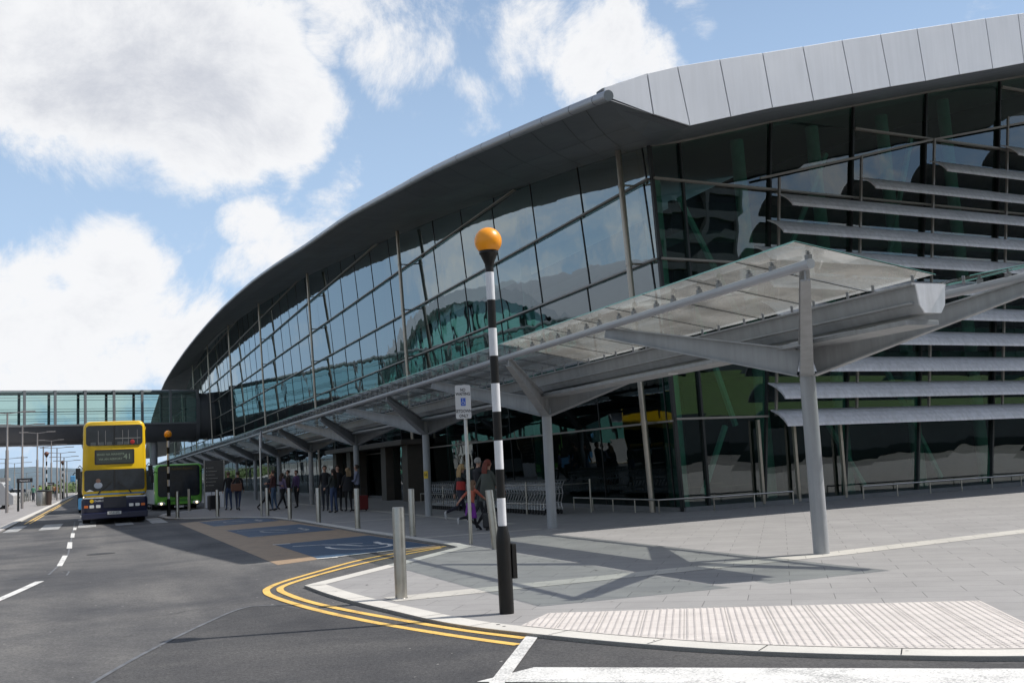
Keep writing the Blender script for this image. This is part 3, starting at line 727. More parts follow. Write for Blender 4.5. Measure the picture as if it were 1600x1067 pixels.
# roof sheet
rs = []
f_top = lambda X: next((a.z+(b.z-a.z)*(X-a.x)/(b.x-a.x) for a, b in zip(ftop, ftop[1:]) if a.x <= X <= b.x), ftop[-1].z)
cx4 = [11.0, 12.4, 13.8]; cols_ = [25, 31, 45, 60]; rr_ = [2.7, 4.0, 6.5, 8.2]
def fy(X): return 19.34+.075*(X-9.7)
first = [Vector((9.95, 19.36, flow[0].z-.12))]+[Vector((X, fy(X), f_top(X)-.05)) for X in cx4+[15.3]+cols_]
rs.append(first)
for k, (e, w_) in enumerate(list(zip(E_, W_))[1:]):
    z15 = w_.z+.25 if k > 3 else max(first[4].z-.1, w_.z+.25); p15 = Vector((15.6, max(w_.y, 20.5), z15)); row = [e+Vector((.05,0,-.05))]
    for t in (.25, .5, .75): row.append(e.lerp(p15, t)+Vector((0,0,-.05)))
    row.append(p15); row += [Vector((X, max(w_.y, 20.5), w_.z+r_)) for X, r_ in zip(cols_, rr_)]
    if k < 4:
        for c in range(5, 9): row[c].z = first[c].z
    rs.append(row)
MB().grid(rs).build('roof_sheet', A['roof'], T)
# interior
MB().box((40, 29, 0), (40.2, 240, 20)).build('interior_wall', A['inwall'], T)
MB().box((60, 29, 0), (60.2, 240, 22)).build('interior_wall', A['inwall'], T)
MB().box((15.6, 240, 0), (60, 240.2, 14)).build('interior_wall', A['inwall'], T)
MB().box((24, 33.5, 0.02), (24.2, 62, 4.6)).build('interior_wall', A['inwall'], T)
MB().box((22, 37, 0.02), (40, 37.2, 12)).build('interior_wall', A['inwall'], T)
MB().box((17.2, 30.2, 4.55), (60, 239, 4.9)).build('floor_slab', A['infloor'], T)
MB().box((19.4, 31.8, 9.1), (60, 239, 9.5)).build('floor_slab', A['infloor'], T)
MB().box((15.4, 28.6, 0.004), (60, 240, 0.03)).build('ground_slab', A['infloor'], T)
for x, y, h in [(16.6,28.4,10.2),(17.9,31,11),(21.2,30.4,12.4),(24.6,30.6,13.2),(28.1,30.9,14),(31.5,31.2,15)]:
    MB().tube((x, y, 0), (x-.3, y, h), .23, n=16).build('inner_column', A['teal'], T, smooth=True)
for (a, b) in [((16.9,27.6,6.4),(18.3,27.8,2.4)),((16.6,27.4,9.4),(18.9,27.9,5.6)),((16.8,27.5,.4),(17.8,27.6,2.4)),((21.9,28.1,2.5),(23.4,28.3,.3)),((24.6,28.4,4.5),(26.9,28.6,.4)),((22.9,28.2,11.4),(20.2,28.1,6.5)),((27,28.6,12.4),(25,28.4,7))]:
    MB().beam(a, b, .13, .13).build('inner_strut', A['teal'], T)
for k in range(1, 9):
    y = 29+12*k; MB().tube((17.4, y, 0), (17.0, y, zat(wtop, y)-.2), .22, n=14).build('inner_column', A['teal'], T, smooth=True)
# entrance portal in the west face
A['brown'] = mat('portal_cladding', (.07,.06,.05), .55, var=.15)
po = MB()
for y in (50, 54.2, 62.5, 66.5): po.box((14.1, y, 0), (15.1, y+1.0, 2.75))
po.box((13.7, 49.6, 2.75), (15.1, 68, 3.0)); po.build('entrance_portal', A['brown'], T, bevel=.01)
for y0, y1 in ((51.1, 54.1), (63.6, 66.4)):
    MB().box((14.5, y0, .02), (14.56, y1, 2.7)).build('entrance_door', glass('door_glass', (.2,.3,.3), 1.9, .004, .6), T)
# protective rails along the foot of the glass
def lowrail(pts, name='guard_rail'):
    m = MB()
    for a, b in zip(pts, pts[1:]):
        a, b = Vector(a), Vector(b); m.tube(a+Vector((0,0,.38)), b+Vector((0,0,.38)), .024, n=8); n = max(1, round((b-a).length/1.45))
        for k in range(n+1): p = a.lerp(b, k/n); m.tube(p, p+Vector((0,0,.38)), .02, n=8)
    return m.build(name, A['steel'], T, smooth=True)
o1 = Vector((EN.x, EN.y, 0)).normalized()*.75
lowrail([(14.4, 31.5, 0), (14.45, 26.0, 0), elin(15.9, .75), elin(18.75, .75)]); lowrail([elin(21.5, .75), elin(40, .75)])
lowrail([(14.35, 45, 0), (14.35, 48.8, 0)])

# ------------------------------------------------------------------ footbridge
A['bglass'] = glass('bridge_glass', (.64,.78,.77), 1.45, .004, .5)
A['belly'] = mat('bridge_cladding', (.135,.14,.15), .38, .35, var=.05, vscale=.6)
A['bframe'] = mat('bridge_frame', (.20,.21,.215), .45, .3)
d3 = ray(3400, 598.7); d3.z = 0; d3.normalize(); n3 = Vector((d3.y, -d3.x, 0))   # n3 towards the viewer
cont = PX(331, 650, 14.8); n3n = tuple(n3)
def PB(x, y, off=0): return PL(x, y, Vector((cont.x, cont.y, 0))+n3*(2.3+off), n3)
rp = PB(308, 608); zt = rp.z; zf = PB(308, 661).z; zb = PB(308, 688).z
def ax(p): # centre-line parameter of a point
    return (Vector((p.x, p.y, 0))-Vector((cont.x, cont.y, 0))).dot(d3)
tr_ = ax(rp); base3 = Vector((cont.x, cont.y, 0))
def bp3(t, s, z): return base3+d3*t+n3*s+Vector((0,0,z))
BR = thing('footbridge', 'enclosed glass footbridge on a round pier crossing the road into the terminal', 'bridge', tuple(G(240, 792)))
t0 = tr_-62
m = MB(); prof = [(2.45, zf), (2.4, zf-.35), (2.1, zb+.75), (1.5, zb+.2), (.8, zb), (-.8, zb), (-1.5, zb+.2), (-2.1, zb+.75), (-2.4, zf-.35), (-2.45, zf)]
m.add([bp3(t0, s, z) for s, z in prof]+[bp3(tr_, s, z) for s, z in prof], [(i, i+1, 10+i+1, 10+i) for i in range(9)]+[(9,0,10,19), tuple(range(10)), tuple(range(10,20))])
m.build('underside', A['belly'], BR, smooth=True)
m = MB(); m.beam(bp3(t0,2.5,zf+.05), bp3(tr_,2.5,zf+.05), .2, .22); m.beam(bp3(t0,-2.5,zf+.05), bp3(tr_,-2.5,zf+.05), .2, .22)
m.build('floor_edge', A['bframe'], BR)
m = MB(); pr2 = [(2.2, zt-.35), (2.1, zt-.1), (1.4, zt), (-1.4, zt), (-2.1, zt-.1), (-2.2, zt-.35)]
m.add([bp3(t0, s, z) for s, z in pr2]+[bp3(tr_, s, z) for s, z in pr2], [(i, i+1, 6+i+1, 6+i) for i in range(5)]+[(5,0,6,11), tuple(range(6)), tuple(range(6,12))]); m.build('bridge_roof', A['bframe'], BR)
for sgn in (1, -1):
    m = MB(); m.add([bp3(t0,2.4*sgn,zf+.1), bp3(tr_,2.4*sgn,zf+.1), bp3(tr_,2.3*sgn,zt-.2), bp3(t0,2.3*sgn,zt-.2)], [(0,1,2,3)])
    m.build('glass_wall', A['bglass'], BR, fixn=False)
    m = MB()
    for z in (zf+1.75, zf+.9): m.beam(bp3(t0,2.2*sgn,z), bp3(tr_,2.2*sgn,z), .04, .05)
    for z in (zt-1.0, zf+2.1): m.beam(bp3(t0,2.3*sgn,z), bp3(tr_,2.3*sgn,z), .05, .05)
    m.build('handrail', A['alu'], BR)
fx = [308, 266, 222, 178, 133, 86, 38, -8, -55, -102, -150, -200]
for k, px in enumerate(fx):
    t = ax(PB(px, 640))
    if t < t0: continue
    m = MB()
    for dt in (0,):
        for sgn in (1, -1): m.beam(bp3(t+dt, 2.45*sgn, zf), bp3(t+dt, 2.35*sgn, zt-.1), .30, .3, up=n3)
        m.beam(bp3(t+dt, 2.3, zt-.2), bp3(t+dt, -2.3, zt-.2), .16, .2)
    m.build('portal_frame', A['bframe'], BR)
# solid end collar and the tapering sleeve into the glass
m = MB(); cs = [(2.62*math.cos(a), (zt+zb)/2+(zt-zb)/2*1.02*math.sin(a)) for a in [2*PI*k/40 for k in range(40)]]
def sq(a, e=.55):  # squarish ellipse
    return (math.copysign(abs(math.cos(a))**e, math.cos(a)), math.copysign(abs(math.sin(a))**e, math.sin(a)))
def ring3(t, hw, hh, zc, e): return [bp3(t, hw*sq(2*PI*k/48, e)[0], zc+hh*sq(2*PI*k/48, e)[1]) for k in range(48)]
zc = (zt+zb)/2; hh = (zt-zb)/2
rings = [ring3(tr_-.25, 2.62, hh*1.03, zc, .5), ring3(tr_+.3, 2.62, hh*1.03, zc, .5), ring3(tr_+.32, 2.45, hh*.93, zc-.1, .6), ring3(tr_+1.6, 2.4, hh*.9, zc-.1, .7), ring3(tr_+1.62, 2.5, hh*.93, zc-.1, .7), ring3(.6, 2.45, hh*.93, zc, .75)]
rings = [r+[r[0]] for r in rings]; m.grid(rings); m.build('sleeve', A['belly'], BR, smooth=True)
m = MB().box((0,0,0),(0,0,0)); m = MB()
m.add(ring3(tr_-.2, 2.55, hh, zc, .5), [tuple(range(48))]); m.build('end_panel', mat('end_dark', (.03,.035,.035), .6), BR)
tcol = ax(PL(240, 700, Vector((cont.x, cont.y, 0)), n3)); pc = base3+d3*tcol
MB().tube((pc.x, pc.y, RZ), (pc.x, pc.y, zb+.3), .5, n=24).build('pier', A['cgrey'], BR, smooth=True)
t2 = tcol-24; pc2 = base3+d3*t2
MB().tube((pc2.x, pc2.y, 0), (pc2.x, pc2.y, zb+.3), .5, n=24).build('pier', A['cgrey'], BR, smooth=True)

# ------------------------------------------------------------------ entrance canopy
A['cglass'] = glass('canopy_glass', (.74,.80,.77), 1.5, .003, .8, body=(.80,.77,.70), bodyf=.32)
A['clampm'] = mat('clamp_metal', (.22,.22,.23), .4, .5); A['gedge'] = mat('glass_edge', (.22,.52,.45), .25)
CN = thing('entrance_canopy', 'long butterfly shaped glass and grey steel canopy on round columns along the terminal', 'canopy', (10.1, 13.3, 0))
NC = 15; Y0 = 13.3; SP = 10.1; XC = 10.1; XT = 8.1; ZT = 3.8; YS = 10.42; YE = Y0+SP*(NC-1)+3
def ibeam(p, q, d1, d2_, fw1, fw2):
    "tapered I section, p deep end"
    m = MB(); m.beam(p, q, .022, d1, h2=d2_)
    dz = Vector((0,0,1))
    for s in (1, -1): m.beam(Vector(p)+dz*s*d1/2, Vector(q)+dz*s*d2_/2, fw1, .022, w2=fw2)
    return m
for k in range(NC):
    y = Y0+SP*k
    m = MB().tube((XC, y, 0), (XC, y, 2.62), .118, .118, n=28); m.tube((XC, y, 2.62), (XC, y, 3.18), .118, .085, n=28)
    m.tube((XC, y, .55), (XC, y, .556), .1195, n=28); m.tube((XC, y, 2.62), (XC, y, 2.628), .1195, n=28)
    m.build('column', A['cgrey'], CN, smooth=True)
    for sx_ in (-1, 1):
        for sy_ in (-1, 1):
            ibeam((XC+.07*sx_, y+.09*sy_, 2.88), (XC+2.0*sx_, y+2.75*sy_, 3.70), .42, .17, .20, .12).build('arm', A['cgrey'], CN)
for s in (-1, 1):
    x = XC+2.0*s
    MB().tube((x, YS, ZT), (x, YE, ZT), .062, n=20).build('edge_tube', A['tube'], CN, smooth=True)
g = MB(); gp = [(-.24, 3.60), (.24, 3.60), (.20, 3.34), (.13, 3.24), (-.13, 3.24), (-.20, 3.34)]
g.prism([(XC+a, 10.62, z) for a, z in gp], (0, YE-10.62, 0)); g.box((XC-.29, 10.63, 3.595), (XC+.29, YE, 3.625)); g.box((XC-.26, 10.7, 3.36), (XC+.26, YE, 3.385))
g.build('gutter', A['cgrey'], CN, bevel=.006)
MB().prism([(XC+a*1.03, 10.60, 3.42+(z-3.42)*1.04) for a, z in gp], (0, .02, 0)).build('gutter_end_plate', A['wpaint'], CN)
MB().box((XC-.27, 10.8, 3.10), (XC+.27, YE, 3.17)).build('soffit_tray', A['cgrey'], CN, bevel=.01)
for k in range(NC):
    for dy in (2.2, 4.6):
        y = Y0+SP*k+dy-.6
        r = MB().lathe([(.07,0),(.095,0),(.095,-.012),(.07,-.012)], (XC, y, 3.10), 20); r.build('downlight', A['wpaint'], CN)
PW = SP/8; npn = int((YE-10.2)/PW)
ge = MB(); clampstuff = MB(); nclamp = 0
def gz_(a): return 3.66+(abs(a)-.28)*(4.02-3.66)/(2.38-.28)
for s in (-1, 1):
    for bay in range(0, npn, 8):
        m = MB()
        for j in range(bay, min(bay+8, npn)):
            ya, yb = 10.2+PW*j+.007, 10.2+PW*(j+1)-.007
            a, b = XC+s*.28, XC+s*2.38
            m.add([(a,ya,gz_(.28)),(b,ya,gz_(2.38)),(b,yb,gz_(2.38)),(a,yb,gz_(.28))], [(0,1,2,3)])
            ge.beam((b,ya,gz_(2.38)-.006),(b,yb,gz_(2.38)-.006), .008, .016)
            if j == 0: ge.beam((a,ya,gz_(.28)-.006),(b,ya,gz_(2.38)-.006), .008, .016)
            ge.beam((a,ya-.007,gz_(.28)-.012),(b,ya-.007,gz_(2.38)-.012), .012, .008, mi=1)
        m.build('glass_panel', A['cglass'], CN, fixn=False)
ge.build('glass_edging', [A['gedge'], A['darkgrey']], CN)
for j in range(npn):
    for off in (.26, PW-.26):
        y = 10.2+PW*j+off
        for s in (-1, 1):
            c = MB(); x = XC+2.0*s
            c.box((x-.03, y-.035, ZT+.045), (x+.03, y+.035, ZT+.115)); c.tube((x, y, ZT+.10), (x, y, ZT+.165), .012, n=8); c.tube((x, y, ZT+.128), (x, y, ZT+.138), .032, n=10); c.tube((x, y, ZT+.163), (x, y, ZT+.175), .032, n=10)
            clampstuff.tube((XC+.42*s, y, 3.60), (XC+.42*s, y, 3.70), .02, n=8)
            if s == -1 and nclamp < 60: c.build('glass_clamp', A['clampm'], CN); nclamp += 1
            else: clampstuff.add(c.v, c.f)
cso = clampstuff.build('far_clamps', A['clampm'], CN); cso['kind'] = 'stuff'

# ------------------------------------------------------------------ neighbours of the place that show in the glass
A['grass'] = mat('grass', (.05,.125,.018), .95, var=.3, vscale=.8, bump=.5, bscale=30)
gb = MB(); g0 = []; g1 = []; g2 = []
for i in range(41):
    x = 26+i*4.5; g0.append((x, -22, 4.2)); g1.append((x, -40, 9.5+.3*math.sin(i))); g2.append((x, -46, 9.8))
gb.grid([g0, g1, g2]); structure(gb.build('grass_bank', A['grass'], smooth=True))
rw = thing('retaining_wall', 'low pale retaining wall with dark base below the grass bank', 'wall', (100, -21.8, 0))
MB().box((26,-21.9,.95),(210,-21.5,4.25)).build('wall_face', mat('wall_grey', (.17,.175,.17), .8, var=.15, vscale=.4), rw)
MB().box((26,-21.95,0),(210,-21.42,.95)).build('wall_base', mat('wall_base', (.03,.035,.035), .8), rw)
A['conc'] = mat('pale_concrete', (.34,.34,.33), .7, var=.15, vscale=.5)
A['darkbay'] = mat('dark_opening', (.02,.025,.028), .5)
A['greenwall'] = mat('green_cladding', (.05,.12,.09), .5, var=.2, vscale=.3)
def block(name, label, x0, y0, x1, y1, floors, fh, first=0.0, wallm=None):
    t = thing(name, label, 'building', ((x0+x1)/2, (y0+y1)/2, 0))
    h = first+floors*fh
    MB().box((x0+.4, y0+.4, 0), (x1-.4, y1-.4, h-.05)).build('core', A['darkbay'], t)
    for k in range(floors+1):
        z = first+k*fh; m = MB().box((x0, y0, z-1.15 if k else z-.01), (x1, y1, z+.1)); m.build('parapet', wallm or A['conc'], t)
    m = MB(); n = int((x1-x0)/6); n2 = int((y1-y0)/6)
    for k in range(n+1):
        x = x0+.2+k*(x1-x0-.4)/max(n, 1)
        for y in (y0+.15, y1-.15): m.box((x-.25, y-.25, 0), (x+.25, y+.25, h-.2))
    for k in range(n2+1):
        y = y0+.2+k*(y1-y0-.4)/max(n2, 1)
        for x in (x0+.15, x1-.15): m.box((x-.25, y-.25, 0), (x+.25, y+.25, h-.2))
    m.build('pillar_row', wallm or A['conc'], t); return t
block('car_park', 'multi-storey car park with pale concrete bands behind the grass bank', 30, -80, 94, -47, 8, 3.3, 8)
block('office_block', 'lower dark green office block beyond the grass bank', 98, -80, 200, -47, 4, 3.3, 8, A['greenwall'])
block('hotel_block', 'long low dark building across the road from the terminal', -75, 20, -48, 300, 3, 3.3, 1.5)
# arched glass pier building across the road
PBd = thing('pier_building', 'arched grey roofed glass pier building across the road', 'building', (-45, 190, 0))
arc_o = []; arc_i = []
for k in range(33):
    t = k/32; y = 130+135*t; z = 5+21*math.sin(PI*t)**.6; arc_o.append((y, z)); arc_i.append((y, z-2.2))
m = MB(); n = 33
vs_ = [(-36, y, z) for y, z in arc_o]+[(-36, y, z) for y, z in arc_i]+[(-70, y, z) for y, z in arc_o]+[(-70, y, z) for y, z in arc_i]
m.add(vs_, [(i, i+1, n+i+1, n+i) for i in range(32)]+[(2*n+i, 2*n+i+1, i+1, i) for i in range(32)]+[(n+i, n+i+1, 3*n+i+1, 3*n+i) for i in range(32)])
m.build('arched_roof', A['roof'], PBd, smooth=True)
m = MB()
for (y, z), (y2, z2) in zip(arc_i, arc_i[1:]): m.add([(-38,y,0),(-38,y2,0),(-38,y2,z2),(-38,y,z)], [(0,1,2,3)])
m.build('glass_front', mat('teal_glass_wall', (.12,.34,.30), .15, 0, var=.1, vscale=.1), PBd)
for k in range(1, 32, 2):
    y, z = arc_i[k]; MB().box((-37.9, y-.25, 0), (-37.5, y+.25, z)).build('mullion', A['darkgrey'], PBd)

# ------------------------------------------------------------------ beacons
A['bpole'] = A['black']
def beacon(loc, label, zb, r=.046, rb=.078, gr=.15, small=False, globe=None, cat='crossing beacon', group='striped crossing beacons'):
    t = thing('crossing_beacon', label, cat, loc, 0, group)
    m = MB().lathe([(rb*.98,0),(rb,.02),(rb,zb[0]-.16),(rb*.93,zb[0]-.10),(r*1.15,zb[0]),(r*1.1,zb[0]+.01)], (0,0,0), 28)
    m.build('base', A['black'], t, smooth=True, world=False)
    m = MB().lathe([(r,zb[0]),(r,zb[-1])], (0,0,0), 24)
    me = MB()
    for k in range(len(zb)-1):
        me.lathe([(r,zb[k]),(r,zb[k+1])], (0,0,0), 24, mi=k % 2)
    me.build('striped_pole', [A['wpaint'], A['black']], t, smooth=True, world=False)
    zc_ = zb[-1]
    MB().lathe([(r*1.05,zc_),(r*1.1,zc_+.03),(gr*.62,zc_+.13),(gr*.70,zc_+.145),(gr*.70,zc_+.17),(gr*.4,zc_+.175)], (0,0,0), 24).build('collar', A['black'], t, smooth=True, world=False)
    MB().ball((0,0,zc_+.15+gr*.88), gr, 16).build('globe', globe or A['amber'], t, smooth=True, world=False)
    return t
bb = G(792, 958); zY = lambda y: PY(780, y, bb.y).z
zs = [zY(823), zY(778), zY(733), zY(688), zY(643), zY(599), zY(556), zY(513), zY(469), zY(426), zY(411)]
zs = [zY(823), zY(778), zY(733), zY(688), zY(643), zY(599), zY(556), zY(513), zY(469), zY(426), zY(417)]
b1 = beacon((bb.x, bb.y, 0), 'tall black and white striped pole with orange globe in the foreground on the paved corner', zs)
b1.rotation_euler = (0, math.radians(-.25), 0)
m = MB().box((.072, -.055, zY(905)), (.125, .055, zY(850))); m.build('control_box', A['black'], b1, world=False, bevel=.008)
MB().tube((.126,0,zY(858)),(.130,0,zY(858)),.008,n=8).build('lock', A['chrome'], b1, world=False)
def evenz(z0, z1, n): return [z0+(z1-z0)*k/n for k in range(n+1)]
beacon((3.03, 50.2, 0), 'distant striped pole with orange globe in front of the green bus', evenz(.75, 3.35, 9), .055, .085, .17)
A['redglobe'] = mat('brown_globe', (.16,.07,.05), .5)
p = G(72.5, 788); beacon((p.x, p.y, 0), 'far dark pole with brown globe beside the bins across the road', evenz(.9, 4.2, 9), .06, .10, .2, globe=A['redglobe'])
p = G(98, 779); beacon((p.x, p.y, 0), 'farthest striped pole with small brown globe beyond the far pavement', evenz(.9, 4.2, 9), .07, .12, .22, globe=A['redglobe'])

# ------------------------------------------------------------------ bollards
def make_bollard(label, loc):
    t = thing('bollard', label, 'bollard', loc, 0, 'stainless steel bollards')
    MB().lathe([(.074,0),(.074,1.085),(.071,1.097),(.066,1.10)], (0,0,0), 28).build('post', A['steel'], t, smooth=True, world=False)
    MB().lathe([(.082,0),(.082,.012),(.074,.016)], (0,0,0), 28).build('base_ring', A['chrome'], t, smooth=True, world=False)
    return t
bpx = [((627,935), 'largest steel bollard, nearest the viewer at the pointed corner of the kerb'),
 ((645,838), 'steel bollard just left of the round canopy column with a yellow sticker'),
 ((559,826), 'steel bollard beside the nearest blue disabled bay'),
 ((498,816), 'steel bollard in front of the people waiting at the entrance'),
 ((453,811), 'steel bollard between the two further blue bays'),
 ((418,806), 'steel bollard touching the narrow signpost seen edge-on'),
 ((340,807), 'steel bollard beside the black suitcase on the pavement'),
 ((277.5,809), 'steel bollard in front of the green bus, left of two'),
 ((296,798), 'steel bollard in front of the green bus, right of two')]
b0 = None
for (px, lb) in bpx:
    p = G(*px)
    if b0 is None: b0 = make_bollard(lb, tuple(p))
    else: dup(b0, tuple(p), label=lb)
p = G(775, 858); bl = dup(b0, tuple(p), label='leaning steel bollard right behind the striped beacon pole'); bl.rotation_euler = (0, math.radians(-4.5), 0)
fx_ = [(3,796),(9,790),(17,790),(21,788),(25,787),(29,786),(33,786),(38,785),(41,784),(44,784),(47,783),(52,782),(57,781)]
for i, q in enumerate(fx_):
    p = G(q[0]*1.0, q[1]-1); dup(b0, tuple(p), label='small far steel bollard in the row across the road on the left', group='far bollards across the road')

# ------------------------------------------------------------------ signs
A['signface'] = mat('sign_face', (.55,.55,.56), .45, var=.04); A['ink'] = mat('sign_ink', (.03,.03,.035), .6); A['blue'] = mat('sign_blue', (.03,.10,.45), .5)
def rr(w_, h_, r, n=5):
    o = []
    for cx_, cy_, a0 in ((w_/2-r, h_/2-r, 0), (-w_/2+r, h_/2-r, 90), (-w_/2+r, -h_/2+r, 180), (w_/2-r, -h_/2+r, 270)):
        for k in range(n+1): a = math.radians(a0+90*k/n); o.append((cx_+r*math.cos(a), cy_+r*math.sin(a)))
    return o
def plate(w_, h_, r, y, x0=0, z0=0, th=.02): return [(x0+a, y, z0+b) for a, b in rr(w_, h_, r)]
sp = G(736, 850)
SG = thing('road_sign', 'grey rectangular sign reading NO WAITING SETDOWN ONLY on a slim steel post', 'sign', tuple(sp), math.radians(-10))
MB().lathe([(.037,0),(.037,3.2),(.03,3.21)], (0,0,0), 20).build('post', A['steel'], SG, smooth=True, world=False)
ztp, zbt = PY(728,602,sp.y).z, PY(731,654,sp.y).z; hz_ = ztp-zbt; zc2 = (ztp+zbt)/2
MB().prism(plate(.315, hz_, .03, -.045, -.045, zc2), (0,-.018,0)).build('sign_panel', A['signface'], SG, world=False)
def rotm(x, y, z): return Matrix.Translation((x, y, z)) @ Matrix.Rotation(PI/2, 4, 'X')
m = MB(); sc_ = hz_/.66
for txt, zz in (('NO', .235), ('WAITING', .155), ('SETDOWN', -.185), ('ONLY', -.275)): m.text(txt, .085*sc_, rotm(-.045, -.0665, zc2+(zz-.025)*sc_) @ Matrix.Diagonal((.78,1,1,1)))
fr_ = rr(.30, hz_-.015, .025); 
m.build('lettering', A['ink'], SG, world=False, fixn=False)
MB().prism(plate(.10, .155*sc_, .004, -.064, -.045, zc2+.0), (0,-.0015,0)).build('blue_panel', A['blue'], SG, world=False)
m = MB(); cx_, cz_ = -.045, zc2
m.lathe([(.010,-.0005),(.010,.0005)], (0,0,0), 10); m.v = [(cx_-.008+x, -.067, cz_+.055+y) for x, y, z in m.v]
m.path([(cx_-.008,-.067,cz_+.038),(cx_-.005,-.067,cz_+.0),(cx_+.022,-.067,cz_-.002),(cx_+.034,-.067,cz_-.045)], .004, 6)
m.path([(cx_-.003+.028*math.cos(a), -.067, cz_-.022+.030*math.sin(a)) for a in [math.radians(d) for d in range(110, 345, 20)]], .0035, 6)
m.build('wheelchair_symbol', A['wpaint'], SG, world=False)
p = G(413.5, 806)
s2 = thing('road_sign', 'narrow signpost seen edge-on beside a bollard near the blue bays', 'sign', (p.x-.12, p.y, 0), math.radians(72))
MB().lathe([(.037,0),(.037,3.2),(.03,3.21)], (0,0,0), 16).build('post', A['steel'], s2, smooth=True, world=False)
MB().prism(plate(.33, .68, .03, -.045, 0, 3.0), (0,-.02,0)).build('sign_panel', A['signface'], s2, world=False)
p = G(332, 793)
tt = thing('information_board', 'black upright information board with white base beside the green bus', 'sign', tuple(p), math.radians(-4))
wd = .98; tt.location.x += .12 
MB().box((-wd/2,-.06,0),(wd/2,.06,.85)).build('base', A['wpaint'], tt, world=False, bevel=.01)
MB().box((-wd/2,-.05,.86),(wd/2,.05,2.55)).build('board', mat('board_black', (.02,.02,.024), .25), tt, world=False)
m = MB().box((-wd/2-.06,-.05,0),(-wd/2-.005,.05,2.6)); m.box((wd/2+.005,-.05,0),(wd/2+.06,.05,2.6)); m.build('edge_posts', A['alu'], tt, world=False)
m = MB()
for k in range(6): m.box((-.32,-.056,1.2+.19*k),(-.32+.30+.10*((k*37) % 5)/2,-.052,1.22+.19*k)); m.box((-.42,-.056,1.19+.19*k),(-.37,-.052,1.23+.19*k))
m.build('text_lines', A['alu'], tt, world=False)
# yellow stop-help sticker on column 3
st_ = thing('column_sticker', 'small yellow square sticker with black H wrapped on the round canopy column', 'sticker', (XC-.075, 33.5-.10, 1.35), math.radians(-36))
MB().box((-.07,-.012,-.12),(.07,0,.12)).build('face', mat('sticker_yellow', (.75,.5,.03), .5), st_, world=False)
m = MB(); 
for a in ((-.04,-.06,-.025,.06),(.025,-.06,.04,.06),(-.025,-.01,.025,.01)): m.box((a[0],-.016,a[1]),(a[2],-.0125,a[3]))
m.build('letter', A['ink'], st_, world=False)
# overhead name boards across the road
for (x0, x1, y0, y1, Yd, lb) in ((26, 51, 747.5, 753, 80, 'nearer black overhead sign board across the road'), (70.5, 85, 754, 757.5, 125, 'middle black overhead sign board across the road'), (84, 93, 762, 764.5, 170, 'farthest black overhead sign board across the road')):
    a = PY(x0, y0, Yd); b = PY(x1, y1, Yd)
    t = thing('overhead_sign', lb, 'sign', (a.x, Yd, 0), 0, 'black overhead signs')
    MB().box((a.x, Yd-.08, b.z), (b.x, Yd+.08, a.z)).build('board', A['ink'], t); m = MB().tube((a.x+.1, Yd+.12, 0), (a.x+.1, Yd+.12, a.z), .07, n=10); m.build('post', A['darkgrey'], t)
    m = MB().text('Terminal 2', (a.z-b.z)*.5, Matrix.Translation(((a.x+b.x)/2, Yd-.09, b.z+(a.z-b.z)*.3)) @ Matrix.Rotation(PI/2, 4, 'X')); m.build('lettering', A['wpaint'], t, fixn=False)

# ------------------------------------------------------------------ street lamps
A['lamp'] = mat('lamp_post', (.30,.28,.27), .45, .4)
def lamp(px, py, yt, span, lb, arms=2, Yd=None):
    g_ = G(px, py) if Yd is None else Vector((PY(px, 757, Yd).x, Yd, 0))
    h = PY(px+1, yt, g_.y).z
    t = thing('street_lamp', lb, 'street lamp', tuple(g_), 0, 'street lamps along the far pavement')
    k = g_.y/80
    MB().lathe([(.10,0),(.10,h*.62),(.065,h*.63),(.055,h)], (0,0,0), 14).build('pole', A['lamp'], t, smooth=True, world=False)
    for s in ((-1, 1) if arms == 2 else (-1,)):
        m = MB().beam((0,0,h-.05), (s*span*.55,0,h+.05), .06, .06); m.build('arm', A['lamp'], t, world=False)
        m = MB().box((min(s*span*.5, s*span), -.14, h+.02), (max(s*span*.5, s*span), .14, h+.10)); m.build('lamp_head', A['lamp'], t, world=False, bevel=.02)
L_ = [(10.5,801,645,1.7,'nearest tall twin-arm street lamp, its head against the footbridge glass',2),
 (34.5,794.5,664,1.6,'second tall twin-arm street lamp, its head against the footbridge underside',2),
 (58,788.5,676,1.5,'third tall street lamp, left of the two bins',2),
 (67.5,787.5,697,2.0,'twin-arm street lamp with its head just below the footbridge, above the bins',2),
 (80,781,688,1.4,'fourth tall slim street lamp beyond the bins',2),
 (89,781.5,699.5,1.8,'twin-arm street lamp right of the second overhead sign',2),
 (94.5,780,707.5,1.7,'twin-arm street lamp beside the farthest striped pole',2),
 (100,779,714,1.7,'second last twin-arm street lamp before the bus',2),
 (104.5,777.5,720,1.7,'last twin-arm street lamp before the bus',2)]
for a in L_: lamp(a[0], a[1], a[2], a[3], a[4], a[5])
for px, yt, Yd, lb in ((22.5,723.5,190,'small distant twin-arm lamp left of the second tall lamp'),(33,730.5,215,'small distant lamp just left of the nearer overhead sign'),(42,738.5,240,'small distant lamp above the nearer overhead sign'),(49,744,260,'small distant lamp right end of the nearer overhead sign'),(8,716.5,150,'small distant lamp beside the nearest tall lamp'),(119,735,220,'small distant lamp just left of the blue bus')):
    lamp(px, 770, yt, 2.6, lb, 2, Yd)

